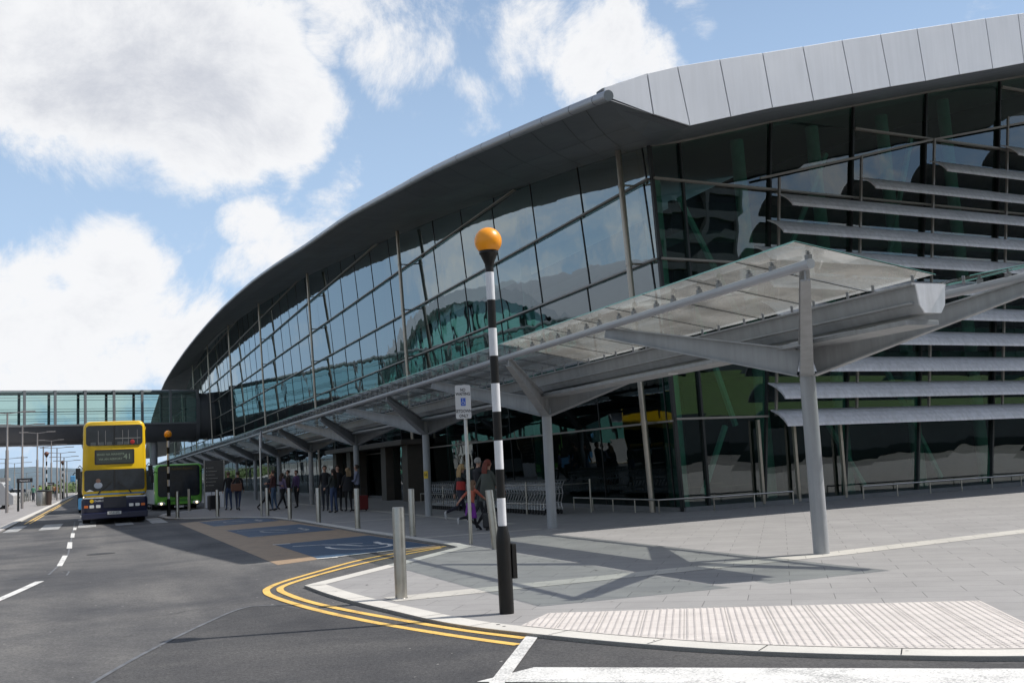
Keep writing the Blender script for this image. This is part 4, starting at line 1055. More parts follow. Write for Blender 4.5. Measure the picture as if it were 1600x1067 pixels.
# ------------------------------------------------------------------ vehicles
A['byellow'] = mat('bus_yellow', (.78,.50,.012), .32, var=.05, vscale=1.5, coat=.3)
A['navy'] = mat('bus_navy', (.009,.011,.04), .35, coat=.3, var=.1)
A['bgreen'] = mat('bus_green', (.17,.50,.07), .35, coat=.3, var=.05, vscale=1.5)
A['bside'] = mat('bus_side', (.62,.66,.64), .35, coat=.2, var=.06)
A['bblue'] = mat('bus_blue', (.10,.34,.62), .35, coat=.3)
A['cartgrey'] = mat('trolley_grey', (.09,.10,.10), .5); A['lens'] = mat('lamp_lens', (.75,.75,.72), .15, coat=.5); A['orange'] = mat('indicator', (.7,.16,.03), .3); A['lit'] = emit('lit_headlamp', (1,.82,.5), 3)
A['plate'] = mat('plate', (.6,.6,.58), .5)
A['cabin'] = mat('cabin_inside', (.05,.055,.06), .8)
def hull(name, w_, z0, z1, L, r, m_, t, front=.12, rake=0.0, bev=.0):
    rings = []
    for y, ins in ((0, .10), (.05, .035), (front+.05, 0), (L-.2, 0), (L, .08)):
        o = [(x, y+(z-z0)*rake*(1 if y < 1 else 0), z) for x, z in [(a, (z0+z1)/2+b) for a, b in rr(w_-2*ins, (z1-z0)-ins*.8, r, 5)]]
        rings.append(o)
    mb = MB(); n = len(rings[0]); vs_ = [p for q in rings for p in q]
    mb.add(vs_, [(k*n+i, k*n+(i+1) % n, (k+1)*n+(i+1) % n, (k+1)*n+i) for k in range(4) for i in range(n)]+[tuple(range(n)), tuple(range(4*n, 5*n))])
    return mb.build(name, m_, t, smooth=True, world=False)
def wheel(t, x, y, r, wd_, name='wheel'):
    s = 1 if x > 0 else -1
    w1 = MB().tube((x-s*wd_, y, r), (x, y, r), r, n=24).build(name, A['rubber'], t, smooth=True, world=False)
    MB().tube((x, y, r), (x+s*.012, y, r), r*.55, n=16).build('rim', A['chrome'], w1, world=False)
def panel(t, name, m_, w_, h_, r, y, x, z, th=.02, parent=None, rake=0):
    mb = MB().prism(plate(w_, h_, r, 0, 0, 0), (0, -th, 0)); 
    mb.v = [(vx+x, vy+y+vz*rake, vz+z) for vx, vy, vz in mb.v]
    return mb.build(name, m_, parent or t, world=False)
A['wscreen'] = mat('windscreen_glass', (.022,.028,.036), .12, 0, spec=.35, var=.5, vscale=1.6)
# double decker
YB = 45.8
bl_ = PY(131.5, 800, YB); brr = PY(226.5, 800, YB); bc = (bl_.x+brr.x)/2; BW = 2.5
DB = thing('double_decker_bus', 'yellow and navy double-decker bus driving towards the viewer at the crossing', 'bus', (bc, YB, RZ))
zz = lambda y: PY(178, y, YB).z-RZ
H = zz(657.5)
hull('lower_body', BW, .26, 1.06, 9.6, .10, A['navy'], DB)
ub = hull('upper_body', BW*.985, 1.05, H, 9.6, .26, A['byellow'], DB, rake=.0)
for v_ in ub.data.vertices: v_.co.x *= 1-.055*max(0, v_.co.z-1.3)/(H-1.3)
panel(DB, 'stripe', mat('stripe_blue', (.10,.20,.34), .5), 2.3, .06, .02, 0, 0, zz(771), .012)
panel(DB, 'white_line', A['wpaint'], 2.34, .045, .015, 0, 0, 1.06, .014)
W1 = panel(DB, 'upper_windscreen', A['wscreen'], 2.14, zz(664)-zz(695.5), .13, 0, .0, (zz(664)+zz(695.5))/2, .02)
MB().box((-.018,-.028,zz(695)),(.018,-.021,zz(664.5))).build('pillar', A['rubber'], W1, world=False)
MB().box((.02,-.026,zz(685.5)),(1.0,-.021,zz(684.4))).build('grab_rail', A['alu'], W1, world=False)
m = MB()
for x_ in (-.62,-.35,.30,.52,.86): m.box((x_,-.0245,zz(694)),(x_+.018,-.021,zz(672)))
m.build('hand_poles', A['lamp'], W1, world=False)
m = MB()
for x_ in (-.8,-.5,-.2,.2,.45): m.box((x_-.1,-.0235,zz(695)),(x_+.1,-.021,zz(690)))
m.build('seat_backs', A['cartgrey'], W1, world=False)
MB().ball((.68,-.022,zz(691)),.09,8,sc=(1,.1,1)).build('red_bag', mat('red', (.5,.03,.03), .6), W1, world=False)
W2 = panel(DB, 'windscreen', A['wscreen'], 2.28, zz(733)-zz(766), .10, 0, .0, (zz(733)+zz(766))/2, .02)
MB().box((-.02,-.028,zz(765)),(.02,-.021,zz(734))).build('pillar', A['rubber'], W2, world=False)
for s in (-1, 1):
    m = MB().beam((s*.12,-.04,zz(752)), (s*.55,-.04,zz(766.5)), .03, .03); m.beam((s*.55,-.04,zz(766.5)), (s*.62,-.03,zz(770)), .04, .04); m.build('wiper', A['rubber'], W2, world=False)
MB().ball((-.62,-.021,zz(757)),.16,10,sc=(1,.02,.8)).build('driver_shirt', mat('shirt', (.30,.34,.40), .7), W2, world=False)
MB().ball((-.62,-.022,zz(750)),.09,10,sc=(1,.02,1)).build('driver_head', mat('driver_skin', (.20,.12,.09), .7), W2, world=False)
MB().prism([(-1.08,-.021,zz(766)),(-.78,-.021,zz(766)),(-.93,-.021,zz(763))], (0,-.002,0)).build('sticker', A['wpaint'], W2, world=False)
D_ = panel(DB, 'destination_box', A['ink'], 1.50, zz(702)-zz(725), .05, 0, .0, (zz(702)+zz(725))/2, .018)
MB().prism(plate(1.38, zz(704)-zz(723.5), .03, -.019, 0, (zz(702)+zz(725))/2), (0,-.003,0)).build('display', mat('display', (.045,.055,.045), .3), D_, world=False)
m = MB(); zd_ = (zz(702)+zz(725))/2
m.text('SRAID NA MAINISTR', .115, rotm(-.15,-.024,zd_+.07)); m.text('VIA AN AERFORT', .115, rotm(-.15,-.024,zd_-.12)); m.text('41', .30, rotm(.49,-.024,zd_-.10))
m.build('display_text', mat('led_text', (.22,.27,.20), .5), D_, world=False, fixn=False)
panel(DB, 'grille', A['ink'], .86, .44, .03, 0, 0, zz(784), .015)
for z in range(5): MB().box((-.42,-.022,zz(784)-.18+z*.085),(.42,-.016,zz(784)-.165+z*.085)).build('grille_bar', A['navy'], DB, world=False)
for s in (-1, 1):
    for dx in (.62, .86): panel(DB, 'headlight', A['lens'], .17, .12, .03, 0, s*dx, zz(789.5), .025)
    panel(DB, 'indicator', A['orange'], .15, .10, .02, .0, s*1.07, zz(789.5), .02)
    panel(DB, 'fog_lamp', A['plate'], .2, .08, .02, 0, s*.85, zz(803), .05)
MB().box((-1.25,-.06,.22),(1.25,.10,.47)).build('bumper', A['navy'], DB, world=False, bevel=.03)
Pl = panel(DB, 'number_plate', A['plate'], .52, .12, .01, -.06, -.02, zz(800.5), .012)
m = MB().text('97-D-272', .10, rotm(-.02,-.074,zz(800.5)-.035)); m.build('characters', A['ink'], Pl, world=False, fixn=False)
MB().tube((-.86,-.012,zz(781)),(-.86,-.002,zz(781)),.075,n=18).build('roundel', A['byellow'], DB, world=False)
m = MB().text('Dublin Bus', .10, rotm(-.76,-.006,zz(781)-.03), align='LEFT'); m.build('lettering', A['plate'], DB, world=False, fixn=False)
for s in (-1, 1):
    mi_ = MB().box((s*1.36-.09,-.22,zz(746)),(s*1.36+.09,-.12,zz(729))).build('mirror', A['rubber'], DB, world=False, bevel=.03)
    MB().path([(s*1.2,0,zz(730)),(s*1.3,-.1,zz(725)),(s*1.36,-.17,zz(728))],.015).build('mirror_arm', A['rubber'], mi_, world=False)
for x, y in ((1.22,2.2),(-1.22,2.2),(1.22,7.2),(-1.22,7.2)): wheel(DB, x, y, .48, .3)
MB().box((-1.1,.3,.22),(1.1,9.2,.5)).build('chassis', A['rubber'], DB, world=False)
for s in (-1, 1):
    for z, h_ in ((zz(680), .75), (zz(750), .8)): MB().box((s*1.232-.006,.6,z-h_/2),(s*1.232+.006,9.2,z+h_/2)).build('side_windows', A['glassdark'], DB, world=False)
# green bus
YG = 61.5; a = PY(244, 780, YG); b = PY(314, 780, YG); GBc = (a.x+b.x)/2
GB = thing('single_decker_bus', 'green single-decker bus with lit headlamps parked by the terminal pavement', 'bus', (GBc+.02, YG, RZ), math.radians(2.5))
zg = lambda y: PY(278, y, YG).z-RZ; H = zg(724.5)
hull('body', 2.5, .28, H, 11.5, .22, A['bgreen'], GB)
for s in (-1, 1):
    MB().box((s*1.256-.006,.45,.35),(s*1.256+.006,11.3,H-.2)).build('side_panel', A['bside'], GB, world=False)
    MB().box((s*1.268-.006,.9,1.15),(s*1.268+.006,11.0,2.45)).build('side_windows', glass('bus_glass', (.5,.56,.56), 1.8, .003, .8) if s < 0 else A['glassdark'], GB, world=False)
W3 = panel(GB, 'windscreen', A['wscreen'], 2.22, zg(727)-zg(775), .16, 0, 0, (zg(727)+zg(775))/2, .02)
MB().prism(plate(1.95,.26,.03,-.021,0,zg(731.5)),(0,-.003,0)).build('destination_display', mat('disp2', (.02,.018,.012), .3), W3, world=False)
m = MB().text('16A Aerfort Airport', .17, rotm(0,-.026,zg(731.5)-.06)); m.build('display_text', mat('led2', (.14,.09,.015), .5), W3, world=False, fixn=False)
MB().box((-.4,-.05,zg(776)),(.5,-.03,zg(775))).build('wiper', A['rubber'], W3, world=False)
for s in (-1, 1):
    h_ = MB().ball((s*.92,.01,zg(785.5)),.17,10,sc=(1.25,.25,.6)).build('headlamp', A['lens'], GB, world=False)
    MB().ball((s*.94,-.03,zg(785.5)),.06,8,sc=(1,.4,1)).build('bulb', A['lit'], h_, world=False)
    mi_ = MB().box((s*1.42-.08,-.35,zg(752)),(s*1.42+.08,-.2,zg(740))).build('mirror', A['rubber'], GB, world=False, bevel=.03)
    MB().path([(s*1.15,0,zg(737)),(s*1.3,-.2,zg(735)),(s*1.42,-.28,zg(741))],.02).build('mirror_arm', A['rubber'], mi_, world=False)
panel(GB, 'number_plate', A['plate'], .5, .11, .01, 0, 0, zg(791), .012)
MB().box((-.75,-.012,zg(783)),(.75,.0,zg(779.5))).build('trim_line', mat('green_dark', (.06,.22,.03), .4), GB, world=False)
for x, y in ((1.22,2.6),(-1.22,2.6),(1.22,8.6),(-1.22,8.6)): wheel(GB, x, y, .48, .3)
MB().box((-1.1,.3,.22),(1.1,11.2,.5)).build('chassis', A['rubber'], GB, world=False)
# blue coach behind
YC = 66; a = PY(121, 780, YC)
BC = thing('coach', 'light blue coach partly hidden behind the yellow double-decker bus', 'coach', (a.x+1.25, YC, RZ))
zc_ = lambda y: PY(125, y, YC).z-RZ
hull('body', 2.5, .28, zc_(736), 11, .2, A['rubber'], BC)
panel(BC, 'lower_panel', A['bblue'], 2.42, zc_(778)-zc_(796), .08, 0, 0, (zc_(778)+zc_(796))/2, .03)
panel(BC, 'windscreen', A['glassdark'], 2.3, zc_(740)-zc_(774), .1, 0, 0, (zc_(740)+zc_(774))/2, .03)
m = MB().box((-1.62,-.4,zc_(752)),(-1.36,-.2,zc_(742.5))).build('mirror', A['bblue'], BC, world=False, bevel=.04)
MB().path([(-1.1,0,zc_(740)),(-1.4,-.3,zc_(738)),(-1.5,-.3,zc_(743))],.025).build('mirror_arm', A['rubber'], m, world=False)
for s in (-1, 1): panel(BC, 'headlight', A['lit'], .2, .14, .04, 0, s*.85, zc_(778), .04)
for x, y in ((1.22,2.4),(-1.22,2.4),(1.22,8),(-1.22,8)): wheel(BC, x, y, .48, .3)
# parked cars and van across the road
def car(loc, rz, colr, lb, van=False):
    t = thing('parked_van' if van else 'parked_car', lb, 'van' if van else 'car', loc, rz, 'vehicles parked across the road')
    Lh = 2.1; cm_ = mat('car_paint', colr, .3, coat=.4)
    if van: prof = [(-2.4,.3),(2.4,.3),(2.4,1.9),(2.25,2.1),(-1.5,2.1),(-2.1,1.25),(-2.4,1.0)]
    else: prof = [(-2.1,.28),(2.1,.28),(2.15,.85),(1.5,.95),(-1.0,.93),(-2.05,.75)]
    MB().prism([(-.86, y, z) for y, z in prof], (1.72,0,0)).build('body', cm_, t, world=False, bevel=.06)
    if not van:
        c_ = [(-1.0,.93),(-.35,1.42),(1.0,1.44),(1.7,.95)]
        MB().prism([(-.74, y, z) for y, z in c_], (1.48,0,0)).build('cabin', A['glassdark'], t, world=False, bevel=.05)
        MB().prism([(-.70, y, z) for y, z in [(-.3,1.42),(.95,1.44),(.9,1.47),(-.25,1.455)]], (1.4,0,0)).build('roof', cm_, t, world=False, bevel=.01)
    else: MB().prism([(-.80, y, z) for y, z in [(-2.12,1.27),(-1.55,2.02),(-1.5,2.04),(-2.05,1.27)]], (1.6,0,0)).build('windscreen', A['glassdark'], t, world=False)
    for s in (-1, 1):
        panel(t, 'headlight', A['lens'], .3, .12, .04, -2.1 if not van else -2.4, s*.6, .68, .02)
        for y in (-1.35, 1.35): wheel(t, s*.84, y, .31, .2)
    return t
for px, py, ang, colr, van, lb in ((3,798,80,(.5,.5,.5),True,'white van with dark rear at the left edge of the photo'),(12,786,60,(.05,.06,.07),False,'dark saloon parked behind the nearest tall lamp post'),(20,783,30,(.12,.13,.14),False,'grey car parked left of the second tall lamp post'),
    (29,781,15,(.6,.6,.6),False,'white car parked right of the second tall lamp post'),(39,780,15,(.55,.56,.58),False,'silver car parked below the overhead sign'),(46,779,10,(.10,.10,.12),False,'small dark car parked left of the third lamp post')):
    p = G(px, py-2); car((p.x-1.5, p.y+3, 0), math.radians(ang), colr, lb, van)
# bins and shelter on the far pavement
p = G(65, 790); t = thing('litter_bin', 'grey steel litter bin beside the third tall street lamp', 'bin', tuple(p), 0, 'bins on the far pavement')
MB().lathe([(.36,0),(.36,1.15),(.33,1.2)], (0,0,0), 20).build('body', A['steel'], t, smooth=True, world=False); MB().lathe([(.38,1.2),(.38,1.28),(.2,1.34)], (0,0,0), 20).build('lid', A['darkgrey'], t, smooth=True, world=False)
p = G(74, 789); t = thing('litter_bin', 'dark brown litter bin below the brown globe beacon', 'bin', tuple(p), 0, 'bins on the far pavement')
MB().lathe([(.33,0),(.36,1.1),(.36,1.15)], (0,0,0), 20).build('body', mat('brown_bin', (.05,.035,.03), .6), t, smooth=True, world=False); MB().lathe([(.38,1.15),(.38,1.22),(.2,1.3)], (0,0,0), 20).build('lid', A['rubber'], t, smooth=True, world=False)
a = PY(-25, 752, 110); b = PY(7.5, 772, 110)
t = thing('kiosk', 'white kiosk with dark window at the left edge beyond the parked cars', 'kiosk', ((a.x+b.x)/2, 110, 0))
MB().box((a.x,110,0),(b.x,114,a.z)).build('wall', A['wpaint'], t); MB().box((b.x-1.6,109.93,1.2),(b.x-.2,109.99,a.z-.5)).build('window', A['glassdark'], t); MB().box((a.x-.2,109.7,a.z),(b.x+.2,114.3,a.z+.25)).build('roof', A['conc'], t)
# low planting at the far end of the road
sh = MB(); rs_ = random.Random(5)
for k in range(2600):
    x = rs_.uniform(-12, 3.5); y = rs_.uniform(262, 290); z = abs(rs_.gauss(0, .8)); s = .35
    a_ = Vector((rs_.uniform(-1,1), rs_.uniform(-1,1), rs_.uniform(-1,1))).normalized()*s; b_ = a_.orthogonal().normalized()*s; c_ = Vector((x,y,z+.2))
    sh.add([c_-a_, c_+b_, c_+a_, c_-b_], [(0,1,2,3)])
o_ = sh.build('shrubs', mat('shrub_leaf', (.09,.13,.05), .9, var=.4, vscale=.5), fixn=False); o_['kind'] = 'stuff'

# ------------------------------------------------------------------ luggage trolleys and their rails
A['cart'] = mat('trolley_wire', (.62,.63,.64), .28, .75)
def make_trolley():
    t = thing('luggage_trolley', 'chrome luggage trolley nested in the row left of the round column', 'trolley', (0,0,0), 0, 'luggage trolleys nested in rows')
    m = MB()
    for s in (-1, 1):
        m.path([(s*.30,.0,.15),(s*.29,.05,.35),(s*.26,-.18,.62),(s*.27,-.10,.80),(s*.28,-.28,1.0)], .014, 6)
        m.path([(s*.30,0,.15),(s*.22,.75,.16),(s*.18,.9,.22)], .014, 6)
    m.path([(-.28,.02,.36),(.28,.02,.36)], .010, 6); m.path([(-.26,-.18,.62),(.26,-.18,.62)], .010, 6)
    m.build('frame', A['cart'], t, smooth=True, world=False)
    MB().tube((-.33,-.29,1.01),(.33,-.29,1.01),.022,n=8).build('handle', A['cartgrey'], t, smooth=True, world=False)
    m = MB()
    for k in range(7): x = -.24+.08*k; m.path([(x,-.12,.98),(x,-.05,.74),(x,.20,.72),(x,.25,.92)], .005, 4)
    for z in (.92,.80): m.path([(-.27,-.10,z),(-.26,.25,z),(.26,.25,z),(.27,-.10,z)], .007, 4)
    m.build('basket', A['cart'], t, world=False)
    m = MB()
    for k in range(5): m.path([(-.2+.1*k,.02,.18),(-.16+.08*k,.85,.17)], .008, 4)
    m.build('base_rack', A['cart'], t, world=False)
    for x, y in ((-.28,.05),(.28,.05),(0,.82)): 
        MB().tube((x-.02,y,.075),(x+.02,y,.075),.075,n=12).build('castor', A['rubber'], t, world=False)
    return t
tr0 = make_trolley(); tr0.location = (12.75, 29.4, 0)
for k in range(1, 20): dup(tr0, (12.75, 29.4+.235*k, 0), 0)
for k in range(15): dup(tr0, (12.35, 36.2+.24*k, 0), 0, label='chrome luggage trolley nested in the row behind the walking family')
rl = thing('trolley_rail', 'slim steel rails and posts fencing the rows of luggage trolleys', 'rail', (12.4, 30.7, 0))
def post(p, h): MB().tube((p[0],p[1],0),(p[0],p[1],h),.03,n=12).build('post', A['steel'], rl, smooth=True)
pp = [(12.1,38.2),(12.15,35.2),(12.2,31.98),(12.42,30.68)]
for p in pp: post(p, .98)
post((13.94,29.26), 1.0); post((12.22,32.4), 1.75)
for z in (.88,.32):
    for a, b in ((pp[0],pp[1]),(pp[2],pp[3]),(pp[3],(12.5,28.9))): MB().tube((a[0],a[1],z),(b[0],b[1],z),.016,n=8).build('rail', A['steel'], rl, smooth=True)
MB().tube((12.5,28.9,.88),(13.94,29.26,.88),.014,n=8).build('rail', A['steel'], rl, smooth=True)

# ------------------------------------------------------------------ people
SK = {}
def skinm(c): 
    k = tuple(c)
    if k not in SK: SK[k] = mat('cloth', c, .85, var=.15, vscale=6)
    return SK[k]
A['skin'] = mat('skin', (.48,.27,.19), .55, var=.06); A['eye'] = mat('eye', (.03,.025,.02), .3)
def person(label, loc, rz, h=1.75, top=(.03,.03,.035), legs=(.04,.05,.09), shoes=(.03,.03,.03), hair=(.05,.03,.02), long=False, bald=False, pose=None, wide=1.0, group=None, sleeve=True, skirt=None, coat=None, male=True):
    P = dict(la=5, ra=5, lo=8, ro=8, le=12, re=12, ll=4, rl=-4, lk=4, rk=6, lean=0, nod=0, twist=0); P.update(pose or {})
    t = thing('person', label, 'person', loc, rz, group); s = h/1.75
    V = []; Ed = []; Rd = []; K = []
    def v(p, r, kind, par=None):
        V.append(Vector(p)); Rd.append(r); K.append(kind); i = len(V)-1
        if par is not None: Ed.append((par, i))
        return i
    ln = math.radians(P['lean'])
    def tl(p): # lean torso about the pelvis
        x, y, z = p; z -= .95; return Vector((x, y*math.cos(ln)+z*math.sin(ln), .95-y*math.sin(ln)+z*math.cos(ln)))
    w_ = wide
    pel = v((0,0,.95), .135*w_, 'l'); wa = v(tl((0,0,1.08)), .122*w_, 't', pel); ch = v(tl((0,0,1.28)), .145*w_, 't', wa); nb = v(tl((0,-.005,1.43)), .085, 't', ch)
    ne = v(tl((0,.0,1.50)), .052, 's', nb); nod = math.radians(P['nod'])
    hb = tl((0,.01,1.56))
    def hd(x, y, z): return hb+Vector((x, y*math.cos(nod)+z*math.sin(nod), z*math.cos(nod)-y*math.sin(nod)))
    jw = v(hd(0,.012,.03), .060, 's', ne); hm_ = v(hd(0,.0,.10), .083, 's', jw); cr = v(hd(0,-.008,.16), .070, 's', hm_)
    v(hd(0,.098,.075), .014, 's', hm_)
    for s_ in (-1, 1): v(hd(.088*s_,-.005,.075), .015, 's', hm_)
    for s_, ar, ou, el in ((-1, P['la'], P['lo'], P['le']), (1, P['ra'], P['ro'], P['re'])):
        sh_ = v(tl((.175*s_*(.5+.5*w_),0,1.405)), .062, 't', nb)
        a = math.radians(ar); o_ = math.radians(ou); d = Vector((s_*math.sin(o_), math.sin(a)*math.cos(o_), -math.cos(a)*math.cos(o_)))
        S0 = V[sh_]; e_ = S0+d*.28; e = v(e_, .045, 't', sh_)
        a2 = a+math.radians(el); d2_ = Vector((s_*math.sin(o_)*.6, math.sin(a2)*math.cos(o_), -math.cos(a2)*math.cos(o_))).normalized()
        wr = v(e_+d2_*.235, .030, 't' if sleeve else 's', e); pm = v(e_+d2_*.30, .034, 's', wr)
        sd = Vector((1,0,0))-d2_*d2_.x; sd = sd.normalized() if sd.length > .2 else Vector((0,1,0)); fwd = d2_.cross(sd)
        if fwd.y < 0: fwd = -fwd
        p0_ = V[pm]
        for q in range(4):
            off = fwd*(.026-.0175*q); ln_ = (.038,.043,.040,.030)[q]
            f1 = v(p0_+off+d2_*.03, .0095, 's', pm); f2 = v(p0_+off+d2_*(.03+ln_)+sd*(-s_)*.012, .0085, 's', f1); v(p0_+off+d2_*(.03+ln_*1.6)+sd*(-s_)*.030, .0075, 's', f2)
        th = v(p0_+fwd*.04-d2_*.005, .011, 's', pm); v(p0_+fwd*.062+d2_*.03, .009, 's', th)
    for s_, la_, kn in ((-1, P['ll'], P['lk']), (1, P['rl'], P['rk'])):
        hp = v((.092*s_*w_,0,.88), .098, 'l', pel); a = math.radians(la_); d = Vector((0, math.sin(a), -math.cos(a)))
        k_ = V[hp]+d*.42; kn_ = v(k_, .060, 'l', hp); a2 = a-math.radians(kn); d2_ = Vector((0, math.sin(a2), -math.cos(a2)))
        cf = v(k_+d2_*.14, .056, 'l', kn_); an = v(k_+d2_*.40, .036, 'l', cf)
        fd = Vector((0, math.cos(a2), math.sin(a2))); A0 = V[an]
        hl = v(A0+d2_*.045-fd*.02, .036, 'f', an); v(A0+d2_*.055+fd*.10, .036, 'f', hl); v(A0+d2_*.06+fd*.185, .028, 'f', len(V)-1)
    me = bpy.data.meshes.new('body'); me.from_pydata([tuple(p*s) for p in V], Ed, []); o = bpy.data.objects.new('body', me); COL.objects.link(o)
    md = o.modifiers.new('s', 'SKIN'); sl = me.skin_vertices[0].data
    for i, r in enumerate(Rd): sl[i].radius = (r*s, r*s); sl[i].use_root = (i == 0)
    sb_ = o.modifiers.new('u', 'SUBSURF'); sb_.levels = 1; sb_.render_levels = 1
    dg = bpy.context.evaluated_depsgraph_get(); nm = bpy.data.meshes.new_from_object(o.evaluated_get(dg)); bpy.data.objects.remove(o)
    zmin = min(vv_.co.z for vv_ in nm.vertices)
    nm.materials.clear()
    dk = lambda c: tuple(x*.75 for x in c)  # darkens clothes, so the shade on the figures sits in their colour
    for m_ in (A['skin'], skinm(dk(top)), skinm(dk(legs)), skinm(shoes)): nm.materials.append(m_)
    ix = {'s':0,'t':1,'l':2,'f':3}
    for p in nm.polygons:
        c = p.center/s; best = None
        for i, j in Ed:
            a_, b_ = V[i], V[j]; ab = b_-a_; tt_ = max(0, min(1, (c-a_).dot(ab)/max(1e-9, ab.length_squared))); dd = (c-(a_+ab*tt_)).length-(Rd[i]*(1-tt_)+Rd[j]*tt_)
            if best is None or dd < best[0]: best = (dd, K[j] if tt_ > .35 else K[i])
        p.material_index = ix[best[1]]; p.use_smooth = True
    for vv_ in nm.vertices: vv_.co.z -= zmin
    nm.name = 'body'; ob = bpy.data.objects.new('body', nm); COL.objects.link(ob); ob.parent = t
    dz = Vector((0,0,-zmin)); hc = hd(0,-.012,.115)*s+dz
    if not bald:
        hm2 = MB(); b_ = MB().ball((0,0,0), 1, 10)
        sel = []
        for x, y, z in b_.v: sel.append((hc.x+x*.098*s, hc.y+y*.108*s, hc.z+z*.10*s))
        fs = [f for f in b_.f if not (sum(b_.v[i][1] for i in f)/len(f) > .35 and sum(b_.v[i][2] for i in f)/len(f) < .45) and sum(b_.v[i][2] for i in f)/len(f) > (-.75 if long else -.45)]
        hm2.add(sel, fs)
        if long:
            for k in range(9):
                x = (-.08+.02*k)*s; hm2.path([(hc.x+x, hc.y-.07*s, hc.z), (hc.x+x*1.15, hc.y-.105*s, hc.z-.12*s), (hc.x+x*1.1, hc.y-.115*s, hc.z-.24*s), (hc.x+x*.9, hc.y-.10*s, hc.z-.32*s)], .019*s, 6)
        hm2.build('hair', mat('hair', hair, .7, var=.2, vscale=20), t, smooth=True, world=False)
    for s_ in (-1, 1): MB().ball(tuple(hd(.032*s_,.074,.10)*s+dz), .011*s, 6).build('eye', A['eye'], t, world=False)
    MB().ball(tuple(hd(0,.073,.028)*s+dz), .016*s, 6, sc=(1.3,.4,.4)).build('mouth', mat('lips', (.35,.12,.10), .6), t, world=False)
    if coat or skirt:
        c_, z0_, z1_, r0, r1 = coat or skirt
        m_ = MB(); prof = []
        for k in range(9):
            tt_ = k/8; r_ = r0+(r1-r0)*tt_; prof.append((r_, z1_+(z0_-z1_)*tt_))
        q = MB().lathe([(r_, z) for r_, z in prof], (0,0,0), 22)
        vs2 = []
        for x, y, z in q.v:
            p_ = tl((x*1.08, y*.82, z)) if z > .95 else Vector((x*1.08, y*.85, z)); fold = 1+.04*math.sin(math.atan2(y, x)*7)*(1-(z-z0_)/(z1_-z0_))
            vs2.append((p_.x*s*fold, p_.y*s*fold, p_.z*s-zmin))
        m_.add(vs2, [f for f in q.f if len(f) == 4]); m_.build('coat' if coat else 'dress', skinm(c_), t, smooth=True, world=False, fixn=False)
    return t
def gp_(x, y): return tuple(G(x, y))
J = (.035,.05,.11); BK = (.022,.022,.026)
person('girl in an orange and purple top running with one arm stretched back, beside the signpost', tuple(Vector(gp_(737,829))), math.radians(-62), 1.28, top=(.62,.16,.10), legs=(.02,.02,.03), shoes=(.45,.45,.45), hair=(.16,.09,.05), long=True, pose=dict(la=-48, lo=22, le=5, ra=48, ro=8, re=10, ll=34, lk=18, rl=-38, rk=48, lean=16), sleeve=False, skirt=((.20,.03,.30), .50, .98, .14, .21), wide=.8)
person('red-haired woman in a grey-green coat walking behind the striped beacon', gp_(765,826), math.radians(-75), 1.70, top=(.075,.085,.072), legs=BK, shoes=BK, hair=(.16,.035,.02), long=True, pose=dict(la=-30, lo=15, le=8, ra=15, re=30, ll=22, lk=6, rl=-22, rk=18, lean=3), coat=((.075,.085,.072), .72, 1.40, .17, .25), wide=1.08)
person('blonde woman in a dark jacket walking behind the signpost', gp_(722,817), math.radians(-75), 1.66, top=(.03,.035,.035), legs=(.03,.03,.05), shoes=(.5,.5,.5), hair=(.42,.28,.13), long=True, pose=dict(la=-18, ra=30, re=40, ll=24, lk=8, rl=-30, rk=42, lean=6), skirt=((.35,.03,.025), 1.0, 1.25, .15, .16))
person('grey-haired man in a dark suit walking between the two women', gp_(751,818), math.radians(-70), 1.76, top=(.025,.025,.03), legs=(.03,.03,.035), hair=(.30,.28,.26), pose=dict(ll=18, rl=-18, rk=20, ra=20, re=35))
person('tall dark-haired man in a black top, leftmost of the waiting group', gp_(509,798), math.radians(160), 1.82, top=BK, legs=(.04,.045,.06))
person('woman in a dark jacket and blue jeans standing at the centre of the waiting group', gp_(522,801), math.radians(35), 1.66, top=(.04,.045,.04), legs=(.06,.09,.18), long=True, hair=(.04,.025,.02), pose=dict(le=50, re=55))
person('man in black standing behind the woman in jeans in the waiting group', gp_(529,799), math.radians(-170), 1.80, top=BK, legs=BK)
person('blonde woman dressed all in black beside the canopy column', gp_(545,799), math.radians(10), 1.68, top=BK, legs=BK, hair=(.30,.20,.11), long=True, pose=dict(le=60, re=40), coat=(BK, .80, 1.40, .17, .22))
person('man in a pale lilac shirt and dark waistcoat right of the blonde woman in black', gp_(559,798), math.radians(70), 1.78, top=(.34,.36,.50), legs=BK, pose=dict(le=70, re=60, la=15))
person('man in a black top and blue jeans standing beside the information board', gp_(357.5,797), math.radians(15), 1.80, top=BK, legs=(.05,.08,.17), hair=(.10,.06,.04))
person('man in black with blue jeans and a brown shoulder bag near the information board', gp_(372.5,797), math.radians(-20), 1.80, top=BK, legs=(.05,.07,.14), pose=dict(rl=-14, rk=10, ll=10))
person('bald man in a dark top leaning forward behind the narrow signpost', gp_(419,797), math.radians(-80), 1.74, top=(.03,.035,.05), legs=BK, bald=True, pose=dict(lean=14, ra=45, re=30, rl=-28, rk=20, ll=20))
person('man in a dark red top and light blue jeans behind the narrow signpost', gp_(428,797.5), math.radians(60), 1.76, top=(.10,.04,.04), legs=(.10,.16,.26), pose=dict(ra=30, re=60))
person('woman in a lilac top with a pink bag walking near the fourth bollard', gp_(442,795), math.radians(-60), 1.66, top=(.28,.22,.36), legs=BK, long=True, pose=dict(ll=22, rl=-20, rk=15))
person('person in a brown jacket standing left of the third canopy column from the door', gp_(451,794), math.radians(100), 1.74, top=(.06,.045,.03), legs=BK)
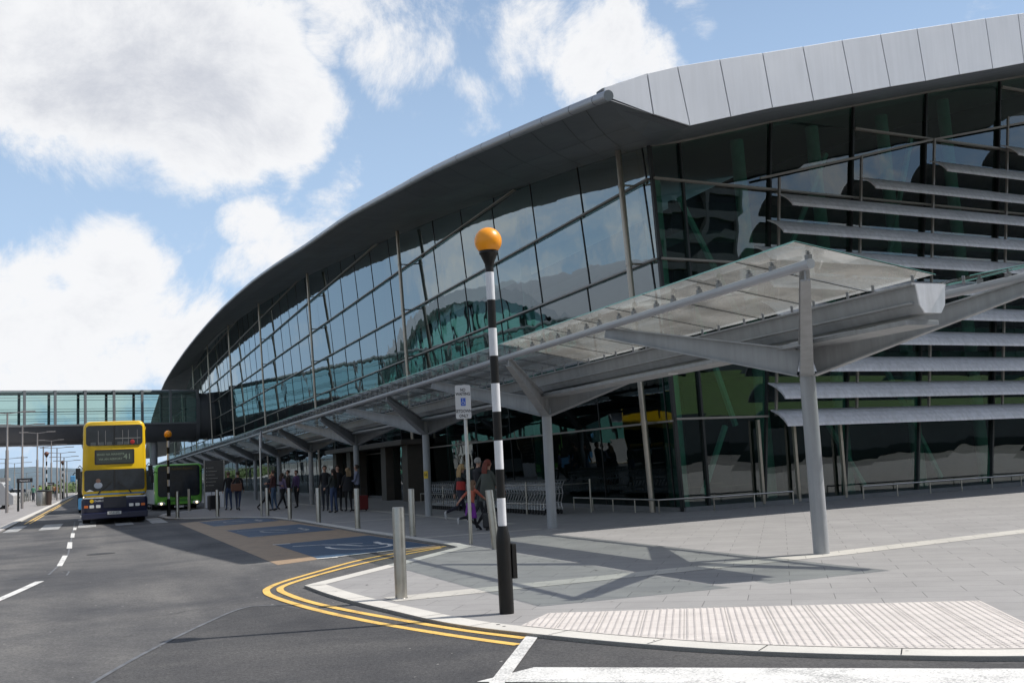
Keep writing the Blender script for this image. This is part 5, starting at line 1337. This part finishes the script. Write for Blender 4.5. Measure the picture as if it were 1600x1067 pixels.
person('person in a purple top standing close to the fourth canopy column', gp_(464,793), math.radians(120), 1.72, top=(.12,.07,.18), legs=BK)
for px, py, c_, lb in ((88,778,(.7,.25,.05),'tiny figure in orange beside the far kerb'), (62,782,(.35,.55,.10),'tiny figure in a yellow-green vest beside the third lamp'), (84,778,(.5,.3,.2),'tiny figure in tan walking on the far pavement'), (52,784,(.10,.30,.2),'tiny figure in dark green left of the bins'), (1,792,(.05,.12,.07),'figure in dark green at the very left edge')):
    person(lb, gp_(px, py), 0, 1.75, top=c_, legs=(.05,.06,.09))
# bags
A['case'] = mat('suitcase_black', (.02,.02,.022), .55); A['casered'] = mat('suitcase_red', (.16,.02,.02), .5); A['brownbag'] = mat('leather_brown', (.14,.06,.035), .5)
def suitcase(lb, loc, rz, m_, w_=.42, h_=.62, d_=.26):
    t = thing('suitcase', lb, 'suitcase', loc, rz)
    MB().box((-w_/2,-d_/2,.05),(w_/2,d_/2,h_)).build('shell', m_, t, world=False, bevel=.05)
    MB().path([(-w_*.3,-d_/2+.03,h_),(-w_*.3,-d_/2+.03,h_+.32),(w_*.3,-d_/2+.03,h_+.32),(w_*.3,-d_/2+.03,h_)], .012).build('handle', A['darkgrey'], t, world=False)
    for x in (-w_*.35, w_*.35): MB().tube((x-.02,0,.03),(x+.02,0,.03),.03,n=8).build('wheel', A['rubber'], t, world=False)
suitcase('bulky black soft suitcase standing beside the information board', gp_(334,797), .3, A['case'], .55, .75, .35)
suitcase('dark red suitcase beside the man in the lilac shirt', gp_(567,798), .2, A['casered'])
suitcase('black suitcase pulled by the red-haired woman', gp_(763,828), .9, A['case'], .30, .42, .20)
p = G(372.5, 797); t = thing('shoulder_bag', 'brown rectangular shoulder bag hanging on the man in black', 'bag', (p.x-.1, p.y-.25, .92))
MB().box((-.26,-.07,0),(.26,.07,.36)).build('bag_body', A['brownbag'], t, world=False, bevel=.03)
MB().path([(-.24,0,.36),(-.05,.12,.62),(.12,.22,.60),(.24,0,.36)], .015).build('strap', A['brownbag'], t, world=False)
